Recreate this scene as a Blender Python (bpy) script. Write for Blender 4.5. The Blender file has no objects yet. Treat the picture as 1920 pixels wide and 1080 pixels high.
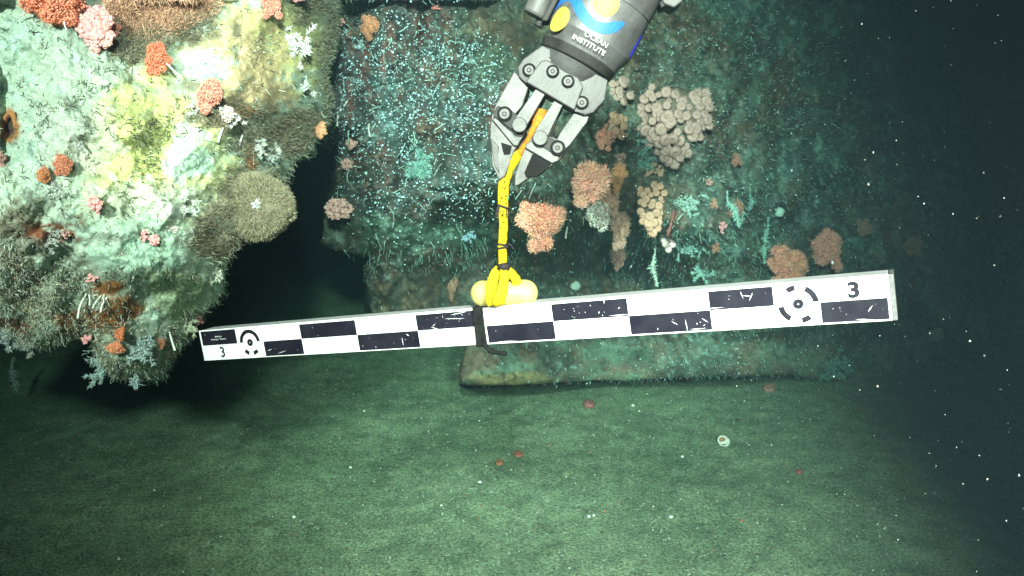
import bpy, bmesh, math, random
import numpy as np
from mathutils import Matrix, Vector

SC = bpy.context.scene
COL = SC.collection
random.seed(7)
RNG = np.random.default_rng(11)

# ------------------------------------------------------------------ camera
FPX = 1500.0                                   # focal length in px of the 1920 x 1080 frame
PITCH = math.radians(16)
CAM = np.array([0.0, 0.0, 1.8])
FW = np.array([0, math.cos(PITCH), -math.sin(PITCH)])
UP = np.array([0, math.sin(PITCH), math.cos(PITCH)])
RT = np.array([1.0, 0, 0])
cd = bpy.data.cameras.new('camera')
cam = bpy.data.objects.new('camera', cd)
COL.objects.link(cam)
cam.location = CAM
cam.rotation_euler = (math.pi / 2 - PITCH, 0, 0)
cd.sensor_width = 36
cd.lens = 36 * FPX / 1920
cd.clip_start = 0.02
cd.clip_end = 200
cd.dof.use_dof = True
cd.dof.focus_distance = 1.75
cd.dof.aperture_fstop = 9.0
SC.camera = cam

# ------------------------------------------------------------------ water far away: no daylight reaches 1166 m
world = bpy.data.worlds.new('World')
SC.world = world
world.use_nodes = True
bgn = world.node_tree.nodes['Background']
bgn.inputs[0].default_value = (0.012, 0.03, 0.04, 1)
bgn.inputs[1].default_value = 0.04

# ------------------------------------------------------------------ the vehicle's own lamps, mounted round the camera
def vehicle_lamp(loc, aim, power, size, blend=0.9, radius=0.07, col=(1.0, 0.92, 0.81)):
    l = bpy.data.lights.new('vehicle_lamp', 'SPOT')
    l.energy = power
    l.spot_size = math.radians(size)
    l.spot_blend = blend
    l.shadow_soft_size = radius
    l.color = col
    o = bpy.data.objects.new('vehicle_lamp', l)
    COL.objects.link(o)
    o.location = loc
    o.rotation_euler = (Vector(aim) - Vector(loc)).to_track_quat('-Z', 'Y').to_euler()
    return o
vehicle_lamp((-1.05, -0.45, 2.60), (-0.95, 2.1, 1.62), 740, 60, radius=0.09)
vehicle_lamp((0.00, -0.50, 2.75), (0.10, 3.6, 1.45), 1750, 53, blend=1.0, radius=0.10)
vehicle_lamp((0.60, -0.60, 2.30), (0.28, 2.9, 0.0), 1900, 45, blend=1.0, radius=0.18)

SC.view_settings.view_transform = 'Standard'
SC.view_settings.look = 'None'
SC.view_settings.exposure = 0
SC.view_settings.gamma = 1
cy = SC.cycles
cy.use_denoising = True
cy.max_bounces = 4
cy.diffuse_bounces = 2
cy.glossy_bounces = 2
cy.volume_bounces = 0
cy.transparent_max_bounces = 4
cy.sample_clamp_indirect = 4

# ------------------------------------------------------------------ helpers
def P(px, py, z):
    px, py, z = np.asarray(px, float), np.asarray(py, float), np.asarray(z, float)
    x = (px - 960) / FPX * z
    y = (py - 540) / FPX * z
    return CAM + x[..., None] * RT - y[..., None] * UP + z[..., None] * FW

def _hash(i, j, k, seed):
    h = (i.astype(np.uint32) * np.uint32(374761393) + j.astype(np.uint32) * np.uint32(668265263)
         + k.astype(np.uint32) * np.uint32(2147483647) + np.uint32((seed * 144665 + 1013904223) & 0xffffffff))
    h = (h ^ (h >> np.uint32(13))) * np.uint32(1274126177)
    h = (h ^ (h >> np.uint32(15))) * np.uint32(2246822519)
    return ((h ^ (h >> np.uint32(16))) & np.uint32(0xffffff)).astype(np.float64) / 0xffffff

def vnoise(x, y, z=0.0, seed=0):
    """value noise, -1..1"""
    x, y, z = np.broadcast_arrays(np.asarray(x, float), np.asarray(y, float), np.asarray(z, float))
    i, j, k = np.floor(x).astype(np.int64), np.floor(y).astype(np.int64), np.floor(z).astype(np.int64)
    f, g, h = x - i, y - j, z - k
    f, g, h = f * f * (3 - 2 * f), g * g * (3 - 2 * g), h * h * (3 - 2 * h)
    i, j, k = i & 0xffff, j & 0xffff, k & 0xffff
    def c(a, b, d): return _hash(i + a, j + b, k + d, seed)
    lo = (c(0,0,0)*(1-f)+c(1,0,0)*f)*(1-g) + (c(0,1,0)*(1-f)+c(1,1,0)*f)*g
    if not np.any(h):
        return 2 * lo - 1
    hi = (c(0,0,1)*(1-f)+c(1,0,1)*f)*(1-g) + (c(0,1,1)*(1-f)+c(1,1,1)*f)*g
    return 2 * (lo*(1-h) + hi*h) - 1

def fbm(x, y, z=0.0, seed=0, octv=4, gain=0.5):
    s, a, t = 0, 1.0, 0
    for o in range(octv):
        s = s + a * vnoise(np.asarray(x) * 2**o, np.asarray(y) * 2**o, np.asarray(z) * 2**o, seed + o * 17)
        t += a
        a *= gain
    return s / t

def sst(a, b, x):
    t = np.clip((x - a) / (b - a), 0, 1)
    return t * t * (3 - 2 * t)

def mixc(c, col, m):
    return c + (np.asarray(col)[None] - c) * m[:, None]

# ---- materials
def mat_attr(name, rough=0.8, spec=0.2, fine=900.0, famt=0.35, bump=0.3, bscale=350.0, sss=0.0):
    m = bpy.data.materials.new(name)
    m.use_nodes = True
    n, l = m.node_tree.nodes, m.node_tree.links
    b = n['Principled BSDF']
    a = n.new('ShaderNodeAttribute'); a.attribute_name = 'Col'
    tc = n.new('ShaderNodeTexCoord')
    t = n.new('ShaderNodeTexNoise'); t.inputs['Scale'].default_value = fine
    t.inputs['Detail'].default_value = 3
    l.new(tc.outputs['Object'], t.inputs['Vector'])
    r = n.new('ShaderNodeMapRange')
    r.inputs[1].default_value = 0.3; r.inputs[2].default_value = 0.7
    r.inputs[3].default_value = 1 - famt; r.inputs[4].default_value = 1 + famt
    l.new(t.outputs['Fac'], r.inputs[0])
    mx = n.new('ShaderNodeMix'); mx.data_type = 'RGBA'; mx.blend_type = 'MULTIPLY'
    mx.inputs[0].default_value = 1
    l.new(a.outputs['Color'], mx.inputs[6]); l.new(r.outputs[0], mx.inputs[7])
    l.new(mx.outputs[2], b.inputs['Base Color'])
    b.inputs['Roughness'].default_value = rough
    b.inputs['Specular IOR Level'].default_value = spec
    if bump:
        t2 = n.new('ShaderNodeTexNoise'); t2.inputs['Scale'].default_value = bscale
        t2.inputs['Detail'].default_value = 4
        l.new(tc.outputs['Object'], t2.inputs['Vector'])
        bp = n.new('ShaderNodeBump'); bp.inputs['Strength'].default_value = bump
        bp.inputs['Distance'].default_value = 0.004
        l.new(t2.outputs['Fac'], bp.inputs['Height']); l.new(bp.outputs[0], b.inputs['Normal'])
    return m

def mat_noise(name, c1, c2, scale=60, rough=0.5, metal=0.0, spec=0.4, bump=0.15, bscale=None, lo=0.35, hi=0.65,
              stretch=(1, 1, 1), rough2=None):
    m = bpy.data.materials.new(name)
    m.use_nodes = True
    n, l = m.node_tree.nodes, m.node_tree.links
    b = n['Principled BSDF']
    tc = n.new('ShaderNodeTexCoord')
    mp = n.new('ShaderNodeMapping'); mp.inputs['Scale'].default_value = stretch
    l.new(tc.outputs['Object'], mp.inputs['Vector'])
    t = n.new('ShaderNodeTexNoise'); t.inputs['Scale'].default_value = scale
    t.inputs['Detail'].default_value = 6
    l.new(mp.outputs[0], t.inputs['Vector'])
    cr = n.new('ShaderNodeValToRGB')
    cr.color_ramp.elements[0].position = lo; cr.color_ramp.elements[0].color = (*c1, 1)
    cr.color_ramp.elements[1].position = hi; cr.color_ramp.elements[1].color = (*c2, 1)
    l.new(t.outputs['Fac'], cr.inputs['Fac'])
    l.new(cr.outputs[0], b.inputs['Base Color'])
    b.inputs['Metallic'].default_value = metal
    b.inputs['Specular IOR Level'].default_value = spec
    if rough2 is not None:
        r = n.new('ShaderNodeMapRange'); r.inputs[3].default_value = rough; r.inputs[4].default_value = rough2
        l.new(t.outputs['Fac'], r.inputs[0]); l.new(r.outputs[0], b.inputs['Roughness'])
    else:
        b.inputs['Roughness'].default_value = rough
    if bump:
        t2 = n.new('ShaderNodeTexNoise'); t2.inputs['Scale'].default_value = bscale or scale * 4
        t2.inputs['Detail'].default_value = 4
        l.new(mp.outputs[0], t2.inputs['Vector'])
        bp = n.new('ShaderNodeBump'); bp.inputs['Strength'].default_value = bump
        bp.inputs['Distance'].default_value = 0.001
        l.new(t2.outputs['Fac'], bp.inputs['Height']); l.new(bp.outputs[0], b.inputs['Normal'])
    return m

M = {}
M['crust'] = mat_attr('crust', 0.75, 0.25, 260, 0.28, 0.4, 160)
M['turf'] = mat_attr('turf', 0.8, 0.15, 300, 0.2, 0)
M['organism'] = mat_attr('organism', 0.55, 0.3, 400, 0.12, 0.25, 500)

# ---- mesh building from arrays
def mesh_obj(name, V, F, cols=None, mat=None, parent=None, smooth=True, loc=None):
    V = np.asarray(V, float)
    me = bpy.data.meshes.new(name)
    F = np.asarray(F)
    me.vertices.add(len(V)); me.vertices.foreach_set('co', V.astype(np.float32).ravel())
    k = F.shape[1]
    me.loops.add(F.size); me.loops.foreach_set('vertex_index', F.astype(np.int32).ravel())
    me.polygons.add(len(F))
    me.polygons.foreach_set('loop_start', (np.arange(len(F)) * k).astype(np.int32))
    me.polygons.foreach_set('loop_total', np.full(len(F), k, np.int32))
    if smooth:
        me.polygons.foreach_set('use_smooth', np.ones(len(F), bool))
    if cols is not None:
        at = me.color_attributes.new('Col', 'FLOAT_COLOR', 'POINT')
        c = np.ones((len(V), 4), np.float32); c[:, :3] = np.clip(cols, 0, 1)
        at.data.foreach_set('color', c.ravel())
    me.update(); me.validate()
    o = bpy.data.objects.new(name, me)
    COL.objects.link(o)
    if mat is not None: me.materials.append(mat)
    if parent is not None: o.parent = parent
    return o

def tag(o, label=None, cat=None, group=None, kind=None):
    if label: o['label'] = label
    if cat: o['category'] = cat
    if group: o['group'] = group
    if kind: o['kind'] = kind
    return o

def empty(name, loc=(0, 0, 0)):
    o = bpy.data.objects.new(name, None)
    COL.objects.link(o); o.location = loc; o.empty_display_size = 0.05
    return o

ICO_V = []
_t = (1 + 5**0.5) / 2
for a, b in ((-1, _t), (1, _t), (-1, -_t), (1, -_t)): ICO_V.append((a, b, 0))
for a, b in ((-1, _t), (1, _t), (-1, -_t), (1, -_t)): ICO_V.append((0, a, b))
for a, b in ((_t, -1), (_t, 1), (-_t, -1), (-_t, 1)): ICO_V.append((a, 0, b))
ICO_V = np.array(ICO_V) / math.hypot(1, _t)
ICO_F = np.array([(0,11,5),(0,5,1),(0,1,7),(0,7,10),(0,10,11),(1,5,9),(5,11,4),(11,10,2),(10,7,6),(7,1,8),
                  (3,9,4),(3,4,2),(3,2,6),(3,6,8),(3,8,9),(4,9,5),(2,4,11),(6,2,10),(8,6,7),(9,8,1)])
OCT_V = np.array([(1,0,0),(-1,0,0),(0,1,0),(0,-1,0),(0,0,1),(0,0,-1)], float)
OCT_F = np.array([(0,2,4),(2,1,4),(1,3,4),(3,0,4),(2,0,5),(1,2,5),(3,1,5),(0,3,5)])

class Bag:
    """collects triangles with vertex colours"""
    def __init__(s): s.V, s.F, s.C, s.n = [], [], [], 0
    def add(s, V, F, C):
        s.V.append(V); s.F.append(np.asarray(F) + s.n); s.C.append(C); s.n += len(V)
    def blobs(s, pos, rad, col, tmpl=(ICO_V, ICO_F), axis=None, stretch=1.0):
        tv, tf = tmpl
        n, k = len(pos), len(tv)
        rad = np.broadcast_to(np.asarray(rad, float), (n,))
        R = rand_rot(n)
        v = np.einsum('nij,kj->nki', R, tv) * rad[:, None, None]
        if axis is not None:
            d = np.einsum('nki,ni->nk', v, axis)
            v = v + d[..., None] * axis[:, None, :] * (stretch - 1)
        v = v + pos[:, None, :]
        f = tf[None] + (np.arange(n) * k)[:, None, None]
        s.add(v.reshape(-1, 3), f.reshape(-1, 3), np.repeat(col, k, axis=0))
    def blades(s, pos, d, length, width, col, bend=0.4):
        """tapered bent ribbons, three triangles each"""
        n = len(pos)
        length = np.broadcast_to(np.asarray(length, float), (n,))[:, None]
        width = np.broadcast_to(np.asarray(width, float), (n,))[:, None]
        side = np.cross(d, unit(RNG.normal(size=(n, 3))))
        side = unit(side)
        b2 = unit(RNG.normal(size=(n, 3))) * bend
        p1 = pos + d * length * 0.5
        p2 = p1 + unit(d + b2) * length * 0.5
        w = side * width * 0.5
        v = np.stack([pos - w, pos + w, p1 - w * 0.8, p1 + w * 0.8, p2], 1)
        f = np.array([(0, 1, 3), (0, 3, 2), (2, 3, 4)])[None] + (np.arange(n) * 5)[:, None, None]
        s.add(v.reshape(-1, 3), f.reshape(-1, 3), np.repeat(col, 5, axis=0))
    def worms(s, pos, d, length, rad, col, wig=0.6, seg=5, taper=0.5, grav=None):
        """wriggling three-sided tubes"""
        n = len(pos)
        length = np.broadcast_to(np.asarray(length, float), (n,))
        rad = np.broadcast_to(np.asarray(rad, float), (n,))
        p, rings = pos.copy(), []
        dd = d.copy()
        ang = np.arange(3) * 2 * math.pi / 3
        for q in range(seg):
            a = unit(np.cross(dd, np.array([0.31, 0.77, 0.55])[None] + 0 * dd))
            b = np.cross(dd, a)
            r = (rad * (1 - (1 - taper) * q / (seg - 1)))[:, None, None]
            rings.append(p[:, None, :] + r * (a[:, None, :] * np.cos(ang)[None, :, None] + b[:, None, :] * np.sin(ang)[None, :, None]))
            dd = unit(dd + RNG.normal(size=(n, 3)) * wig + (0 if grav is None else grav))
            p = p + dd * (length / (seg - 1))[:, None]
        v = np.stack(rings, 1)
        f = []
        for q in range(seg - 1):
            for e in range(3):
                e2 = (e + 1) % 3
                f += [(q*3+e, q*3+e2, q*3+3+e2), (q*3+e, q*3+3+e2, q*3+3+e)]
        f.append((seg*3-3, seg*3-2, seg*3-1))
        f = np.array(f)[None] + (np.arange(n) * seg * 3)[:, None, None]
        s.add(v.reshape(-1, 3), f.reshape(-1, 3), np.repeat(col, seg * 3, axis=0))
    def obj(s, name, mat, parent=None, smooth=True, origin=None):
        V = np.concatenate(s.V)
        if origin is not None: V = V - np.asarray(origin)
        o = mesh_obj(name, V, np.concatenate(s.F), np.concatenate(s.C), mat, parent, smooth)
        return o

def unit(v):
    return v / (np.linalg.norm(v, axis=-1, keepdims=True) + 1e-12)

def rand_rot(n):
    q = unit(RNG.normal(size=(n, 4)))
    w, x, y, z = q.T
    return np.stack([np.stack([1-2*(y*y+z*z), 2*(x*y-z*w), 2*(x*z+y*w)], -1),
                     np.stack([2*(x*y+z*w), 1-2*(x*x+z*z), 2*(y*z-x*w)], -1),
                     np.stack([2*(x*z-y*w), 2*(y*z+x*w), 1-2*(x*x+y*y)], -1)], 1)

def vary(col, n, amt=0.15, hue=0.04):
    c = np.tile(np.asarray(col, float), (n, 1))
    c = c * (1 + RNG.uniform(-amt, amt, (n, 1))) + RNG.normal(size=(n, 3)) * hue * c
    return np.clip(c, 0.005, 1)

# ------------------------------------------------------------------ seabed
def build_seabed():
    def axis(lo, hi, n, c, p):
        t = np.linspace(-1, 1, n)
        s = np.sign(t) * np.abs(t)**p
        return np.where(s < 0, c + s * (c - lo), c + s * (hi - c))
    xs, ys = axis(-30, 30, 520, 0.2, 2.4), axis(-6, 34, 520, 3.6, 2.2)
    X, Y = np.meshgrid(xs, ys)
    near = np.exp(-((X / 5)**2 + ((Y - 3.5) / 4)**2))
    Z = fbm(X / 1.3, Y / 1.3, seed=3, octv=3) * 0.03 + fbm(X / 0.16, Y / 0.16, seed=5, octv=3) * 0.012 * near
    V = np.stack([X, Y, Z], -1).reshape(-1, 3)
    a = np.arange(520 * 520).reshape(520, 520)
    F = np.stack([a[:-1, :-1], a[:-1, 1:], a[1:, 1:], a[1:, :-1]], -1).reshape(-1, 4)
    m = bpy.data.materials.new('sediment'); m.use_nodes = True
    n, l = m.node_tree.nodes, m.node_tree.links
    b = n['Principled BSDF']; b.inputs['Roughness'].default_value = 0.95; b.inputs['Specular IOR Level'].default_value = 0.1
    tc = n.new('ShaderNodeTexCoord')
    def noise(s, d=4):
        t = n.new('ShaderNodeTexNoise'); t.inputs['Scale'].default_value = s; t.inputs['Detail'].default_value = d
        l.new(tc.outputs['Object'], t.inputs['Vector']); return t
    def ramp(t, *e):
        r = n.new('ShaderNodeValToRGB')
        while len(r.color_ramp.elements) < len(e): r.color_ramp.elements.new(0.5)
        for q, (p, c) in zip(r.color_ramp.elements, e): q.position = p; q.color = (*c, 1)
        l.new(t.outputs[0], r.inputs[0]); return r
    def mix(a, bb, f, mode='MIX'):
        x = n.new('ShaderNodeMix'); x.data_type = 'RGBA'; x.blend_type = mode
        if isinstance(f, float): x.inputs[0].default_value = f
        else: l.new(f.outputs[0], x.inputs[0])
        l.new(a, x.inputs[6])
        if isinstance(bb, tuple): x.inputs[7].default_value = (*bb, 1)
        else: l.new(bb, x.inputs[7])
        return x.outputs[2]
    c = ramp(noise(2.2), (0.3, (0.13, 0.18, 0.12)), (0.7, (0.20, 0.255, 0.17))).outputs[0]
    c = mix(c, ramp(noise(90, 5), (0.35, (0.5, 0.5, 0.48)), (0.65, (1.5, 1.5, 1.42))).outputs[0], 0.8, 'MULTIPLY')
    c = mix(c, ramp(noise(11, 4), (0.35, (0.72, 0.74, 0.74)), (0.65, (1.2, 1.18, 1.12))).outputs[0], 0.9, 'MULTIPLY')
    c = mix(c, (0.07, 0.065, 0.05), ramp(noise(75, 2), (0.62, (0, 0, 0)), (0.7, (0.8, 0.8, 0.8))))
    c = mix(c, (0.55, 0.53, 0.44), ramp(noise(95, 2), (0.66, (0, 0, 0)), (0.72, (0.8, 0.8, 0.8))))
    l.new(c, b.inputs['Base Color'])
    bp = n.new('ShaderNodeBump'); bp.inputs['Strength'].default_value = 0.7; bp.inputs['Distance'].default_value = 0.008
    l.new(noise(110, 5).outputs[0], bp.inputs['Height']); l.new(bp.outputs[0], b.inputs['Normal'])
    tag(mesh_obj('seabed', V, F, None, m), 'grey green sediment floor strewn with fine shell grit', 'seabed', kind='structure')
    def zat(x, y):
        near = np.exp(-((x / 5)**2 + ((y - 3.5) / 4)**2))
        z = fbm(x / 1.3, y / 1.3, seed=3, octv=3) * 0.03 + fbm(x / 0.16, y / 0.16, seed=5, octv=3) * 0.012 * near
        return z
    return zat
floor_z = build_seabed()

def floor_at(px, py):
    d = P(px, py, 1.0) - CAM
    t = -CAM[2] / d[2]
    p = CAM + d * t
    p[2] = float(floor_z(np.array([p[0]]), np.array([p[1]]))[0])
    return p

# ------------------------------------------------------------------ encrusted reliefs
def rbf(ctrl):
    c = np.array(ctrl, float)
    A = c[:, :2] / 300
    D = np.linalg.norm(A[:, None] - A[None], axis=-1)
    n = len(c)
    K = np.zeros((n + 3, n + 3))
    K[:n, :n] = np.sqrt(D**2 + 0.05)
    K[:n, n] = 1; K[:n, n+1:] = A; K[n, :n] = 1; K[n+1:, :n] = A.T
    w = np.linalg.solve(K + np.eye(n + 3) * 1e-9, np.concatenate([c[:, 2], [0, 0, 0]]))
    def f(x, y):
        x, y = np.asarray(x) / 300, np.asarray(y) / 300
        s = w[n] + w[n+1] * x + w[n+2] * y
        for i in range(n):
            s = s + w[i] * np.sqrt((x - A[i, 0])**2 + (y - A[i, 1])**2 + 0.05)
        return s
    return f

def poly_sd(poly, X, Y):
    """signed distance to a polygon, + inside"""
    p = np.array(poly, float)
    d2 = np.full(X.shape, 1e18); ins = np.zeros(X.shape, bool)
    for a, b in zip(p, np.roll(p, -1, 0)):
        e = b - a
        t = np.clip(((X - a[0]) * e[0] + (Y - a[1]) * e[1]) / (e @ e), 0, 1)
        d2 = np.minimum(d2, (X - a[0] - t * e[0])**2 + (Y - a[1] - t * e[1])**2)
        c = (a[1] > Y) != (b[1] > Y)
        ins ^= c & (X < (b[0] - a[0]) * (Y - a[1]) / (b[1] - a[1] + 1e-12) + a[0])
    return np.where(ins, 1, -1) * np.sqrt(d2)

class Relief:
    def __init__(s, poly, ctrl, step, rim, back, bumps, warp=14, seed=0, calm=None):
        p = np.array(poly, float)
        m = 40
        s.x0, s.y0, s.step = p[:, 0].min() - m, p[:, 1].min() - m, step
        xs = np.arange(s.x0, p[:, 0].max() + m, step); ys = np.arange(s.y0, p[:, 1].max() + m, step)
        X, Y = np.meshgrid(xs, ys)
        if calm is not None: warp = warp * calm(X, Y)
        wx = X + fbm(X / 45, Y / 45, seed=seed + 1, octv=3) * warp
        wy = Y + fbm(X / 45, Y / 45, seed=seed + 2, octv=3) * warp
        sd = poly_sd(poly, wx, wy)
        gy, gx = np.gradient(sd, step)
        g = np.sqrt(gx**2 + gy**2) + 1e-6
        out = np.minimum(sd, 0)
        s.X = X - out * gx / g**2 * 1.0
        s.Y = Y - out * gy / g**2 * 1.0
        Z = rbf(ctrl)(s.X, s.Y)
        t = np.clip(1 - sd / rim, 0, 1)
        Z = Z + back * 0.16 * (1 - np.sqrt(np.maximum(1 - t * t, 0))) + np.minimum(-out, m) / 30 * back
        for sc, amp, oc, mode in bumps:
            nz = fbm(s.X / sc, s.Y / sc, seed=seed + int(sc) + 5, octv=oc)
            if mode == 1: nz = -np.maximum(nz, 0)**1.5 * 1.8
            if mode == 2: nz = np.abs(nz) * 1.4 - 0.5
            Z = Z + nz * amp * (1 if calm is None else calm(s.X, s.Y))
        s.Z, s.sd = Z, sd
        s.Pw = P(s.X, s.Y, Z)
        # sideways jitter so silhouettes are broken up
        gv, gu = np.gradient(s.Pw, axis=(0, 1))
        N = unit(np.cross(gv, gu))
        flip = np.sign(np.einsum('ijk,ijk->ij', N, CAM - s.Pw)); flip[flip == 0] = 1
        s.N = N * flip[..., None]
        keep = sd > -30
        idx = -np.ones(X.shape, int)
        q = keep[:-1, :-1] & keep[1:, :-1] & keep[:-1, 1:] & keep[1:, 1:]
        ii, jj = np.nonzero(q)
        used = np.zeros(X.shape, bool)
        for di in (0, 1):
            for dj in (0, 1): used[ii + di, jj + dj] = True
        idx[used] = np.arange(used.sum())
        s.F = np.stack([idx[ii, jj], idx[ii + 1, jj], idx[ii + 1, jj + 1], idx[ii, jj + 1]], -1)
        s.used = used
        s.px, s.py = s.X[used], s.Y[used]
        s.V, s.Nv, s.sdv = s.Pw[used], s.N[used], sd[used]
    def at(s, px, py):
        j = int(round((px - s.x0) / s.step)); i = int(round((py - s.y0) / s.step))
        if 0 <= i < s.Z.shape[0] and 0 <= j < s.Z.shape[1] and s.sd[i, j] > -4:
            a = slice(max(i - 4, 0), i + 5), slice(max(j - 4, 0), j + 5)
            return s.Z[i, j], unit(s.N[a].reshape(-1, 3).mean(0))
        return None
    def scatter(s, n, dens):
        w = np.maximum(dens, 0) * (s.sdv > -8); w = w / w.sum()
        k = RNG.choice(len(w), n, p=w)
        return s.V[k] + RNG.normal(size=(n, 3)) * 0.003, s.Nv[k], k

def blobm(x, y, cx, cy, rx, ry, nz=0, amt=0.5, soft=0.7):
    d = np.sqrt(((x - cx) / rx)**2 + ((y - cy) / ry)**2)
    return sst(-soft * 0.5, soft * 0.5, 1 - d + nz * amt)

# ---- near overhang, upper left
LP = [(-260, -200), (660, -200), (640, -60), (628, 60), (618, 160), (606, 235), (578, 285), (548, 300), (540, 340), (548, 400), (520, 440),
      (446, 455), (425, 500), (418, 545), (385, 575), (368, 600), (355, 640), (318, 672), (296, 705), (245, 712), (205, 706), (176, 660), (150, 618), (110, 640),
      (70, 655), (40, 640), (10, 612), (-100, 590), (-260, 600)]
LC = [(-200, -150, 1.95), (0, 0, 2.0), (300, 0, 2.15), (600, 0, 2.75), (650, 0, 3.05), (0, 300, 1.9), (250, 250, 1.95), (450, 250, 2.2), (590, 200, 2.65),
      (0, 500, 1.95), (250, 450, 1.95), (400, 450, 2.15), (520, 380, 2.4), (0, 620, 2.2), (200, 680, 2.3), (350, 600, 2.25), (560, 270, 2.6), (400, 150, 2.15),
      (130, 150, 1.98), (330, 130, 2.12), (430, 220, 2.12), (330, 230, 2.02)]
L = Relief(LP, LC, 1.9, 60, 0.55, [(160, 0.10, 3, 0), (50, 0.036, 3, 0), (16, 0.008, 3, 0), (6, 0.004, 2, 1)], 16, 40)

def color_left(R):
    x, y = R.px, R.py
    n1, n2 = fbm(x / 70, y / 70, seed=101, octv=5), fbm(x / 28, y / 28, seed=102, octv=4)
    n3, n4 = fbm(x / 9, y / 9, seed=103, octv=3), fbm(x / 4, y / 4, seed=104, octv=2)
    nm = 0.6 * n1 + 0.5 * n2 + 0.35 * n3
    c = np.tile(np.array([0.42, 0.50, 0.395]), (len(x), 1))
    c = mixc(c, (0.36, 0.47, 0.38), sst(-0.2, 0.5, n1))
    c = mixc(c, (0.42, 0.57, 0.49), sst(0.15, 0.45, n2) * 0.8)
    B = lambda *a, **k: blobm(x, y, *a, nz=nm, **k)
    c = mixc(c, (0.56, 0.58, 0.20), B(300, 275, 150, 135, amt=0.9) * 0.9)
    c = mixc(c, (0.56, 0.57, 0.22), B(370, 340, 80, 90, amt=1.3) * 0.8)
    c = mixc(c, (0.58, 0.46, 0.22), B(440, 130, 110, 110, amt=1.2) * 0.85)
    c = mixc(c, (0.50, 0.46, 0.18), B(560, 70, 75, 90, amt=1.2) * 0.8)
    c = mixc(c, (0.47, 0.33, 0.19), B(480, 160, 60, 70, amt=1.6) * 0.7)
    c = mixc(c, (0.58, 0.32, 0.21), B(300, 20, 95, 55, amt=0.9))
    c = mixc(c, (0.42, 0.60, 0.53), B(385, 130, 45, 40, amt=1.4) * 0.9)
    c = mixc(c, (0.42, 0.62, 0.55), B(365, 300, 55, 50, amt=1.6) * 0.8)
    c = mixc(c, (0.55, 0.60, 0.55), B(330, 375, 120, 45, amt=1.7) * 0.6)
    c = mixc(c, (0.42, 0.43, 0.39), B(150, 260, 60, 70, amt=1.6) * 0.7)
    dark = (0.19, 0.165, 0.11)
    for a in ((265, 75, 60, 40, 0.9), (475, 385, 90, 75, 0.7), (560, 250, 70, 50, 1.0), (630, 110, 30, 160, 0.8), (600, -20, 60, 60, 0.8), (360, 50, 55, 40, 1.5),
              (430, 215, 60, 25, 1.3), (490, 260, 50, 40, 1.1), (350, 160, 40, 18, 1.2), (405, 440, 60, 60, 1.2)):
        c = mixc(c, dark, B(*a[:4], amt=a[4]) * 0.88)
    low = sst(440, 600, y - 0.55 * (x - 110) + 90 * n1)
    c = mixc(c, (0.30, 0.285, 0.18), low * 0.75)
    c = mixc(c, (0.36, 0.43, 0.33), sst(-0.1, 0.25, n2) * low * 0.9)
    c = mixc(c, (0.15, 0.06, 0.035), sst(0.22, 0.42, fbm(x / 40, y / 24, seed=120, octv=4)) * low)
    c = mixc(c, (0.28, 0.42, 0.32), B(270, 470, 100, 60, amt=1.5) * 0.8)
    c = mixc(c, (0.42, 0.50, 0.28), B(330, 550, 70, 40, amt=1.4) * 0.7)
    c = mixc(c, (0.12, 0.10, 0.06), B(30, 430, 90, 50, amt=1.3) * 0.85)
    c = mixc(c, (0.20, 0.07, 0.035), B(80, 440, 45, 30, amt=1.3))
    c = mixc(c, (0.33, 0.36, 0.29), B(30, 470, 70, 22, amt=0.8) * 0.9)
    for a in ((18, 235, 17, 27), (470, 300, 13, 26), (463, 212, 20, 12), (240, 575, 30, 26), (200, 540, 30, 14), (175, 600, 60, 20)):
        c = mixc(c, (0.30, 0.12, 0.035), B(*a, amt=0.8))
    c = mixc(c, (0.05, 0.03, 0.025), B(19, 236, 8, 18, amt=0.4))
    # fine specks, cracks and grain that belong to the crust
    c = c * (1 + 0.22 * n3 + 0.16 * n4)[:, None]
    crack = 1 - sst(0.0, 0.045, np.abs(fbm(x / 36, y / 36, seed=130, octv=4)))
    c = mixc(c, (0.10, 0.105, 0.08), crack * sst(-0.15, 0.25, fbm(x / 60, y / 60, seed=131)) * 0.75)
    spk = sst(0.42, 0.55, fbm(x / 5.5, y / 5.5, seed=133, octv=2)) * sst(-0.1, 0.4, fbm(x / 50, y / 50, seed=134))
    c = mixc(c, (0.11, 0.11, 0.085), spk * 0.85)
    return c, low

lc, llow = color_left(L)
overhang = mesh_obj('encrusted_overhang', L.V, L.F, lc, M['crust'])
tag(overhang, 'pale mint and yellow encrusted overhang looming at the upper left', 'encrusted rock')

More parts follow.
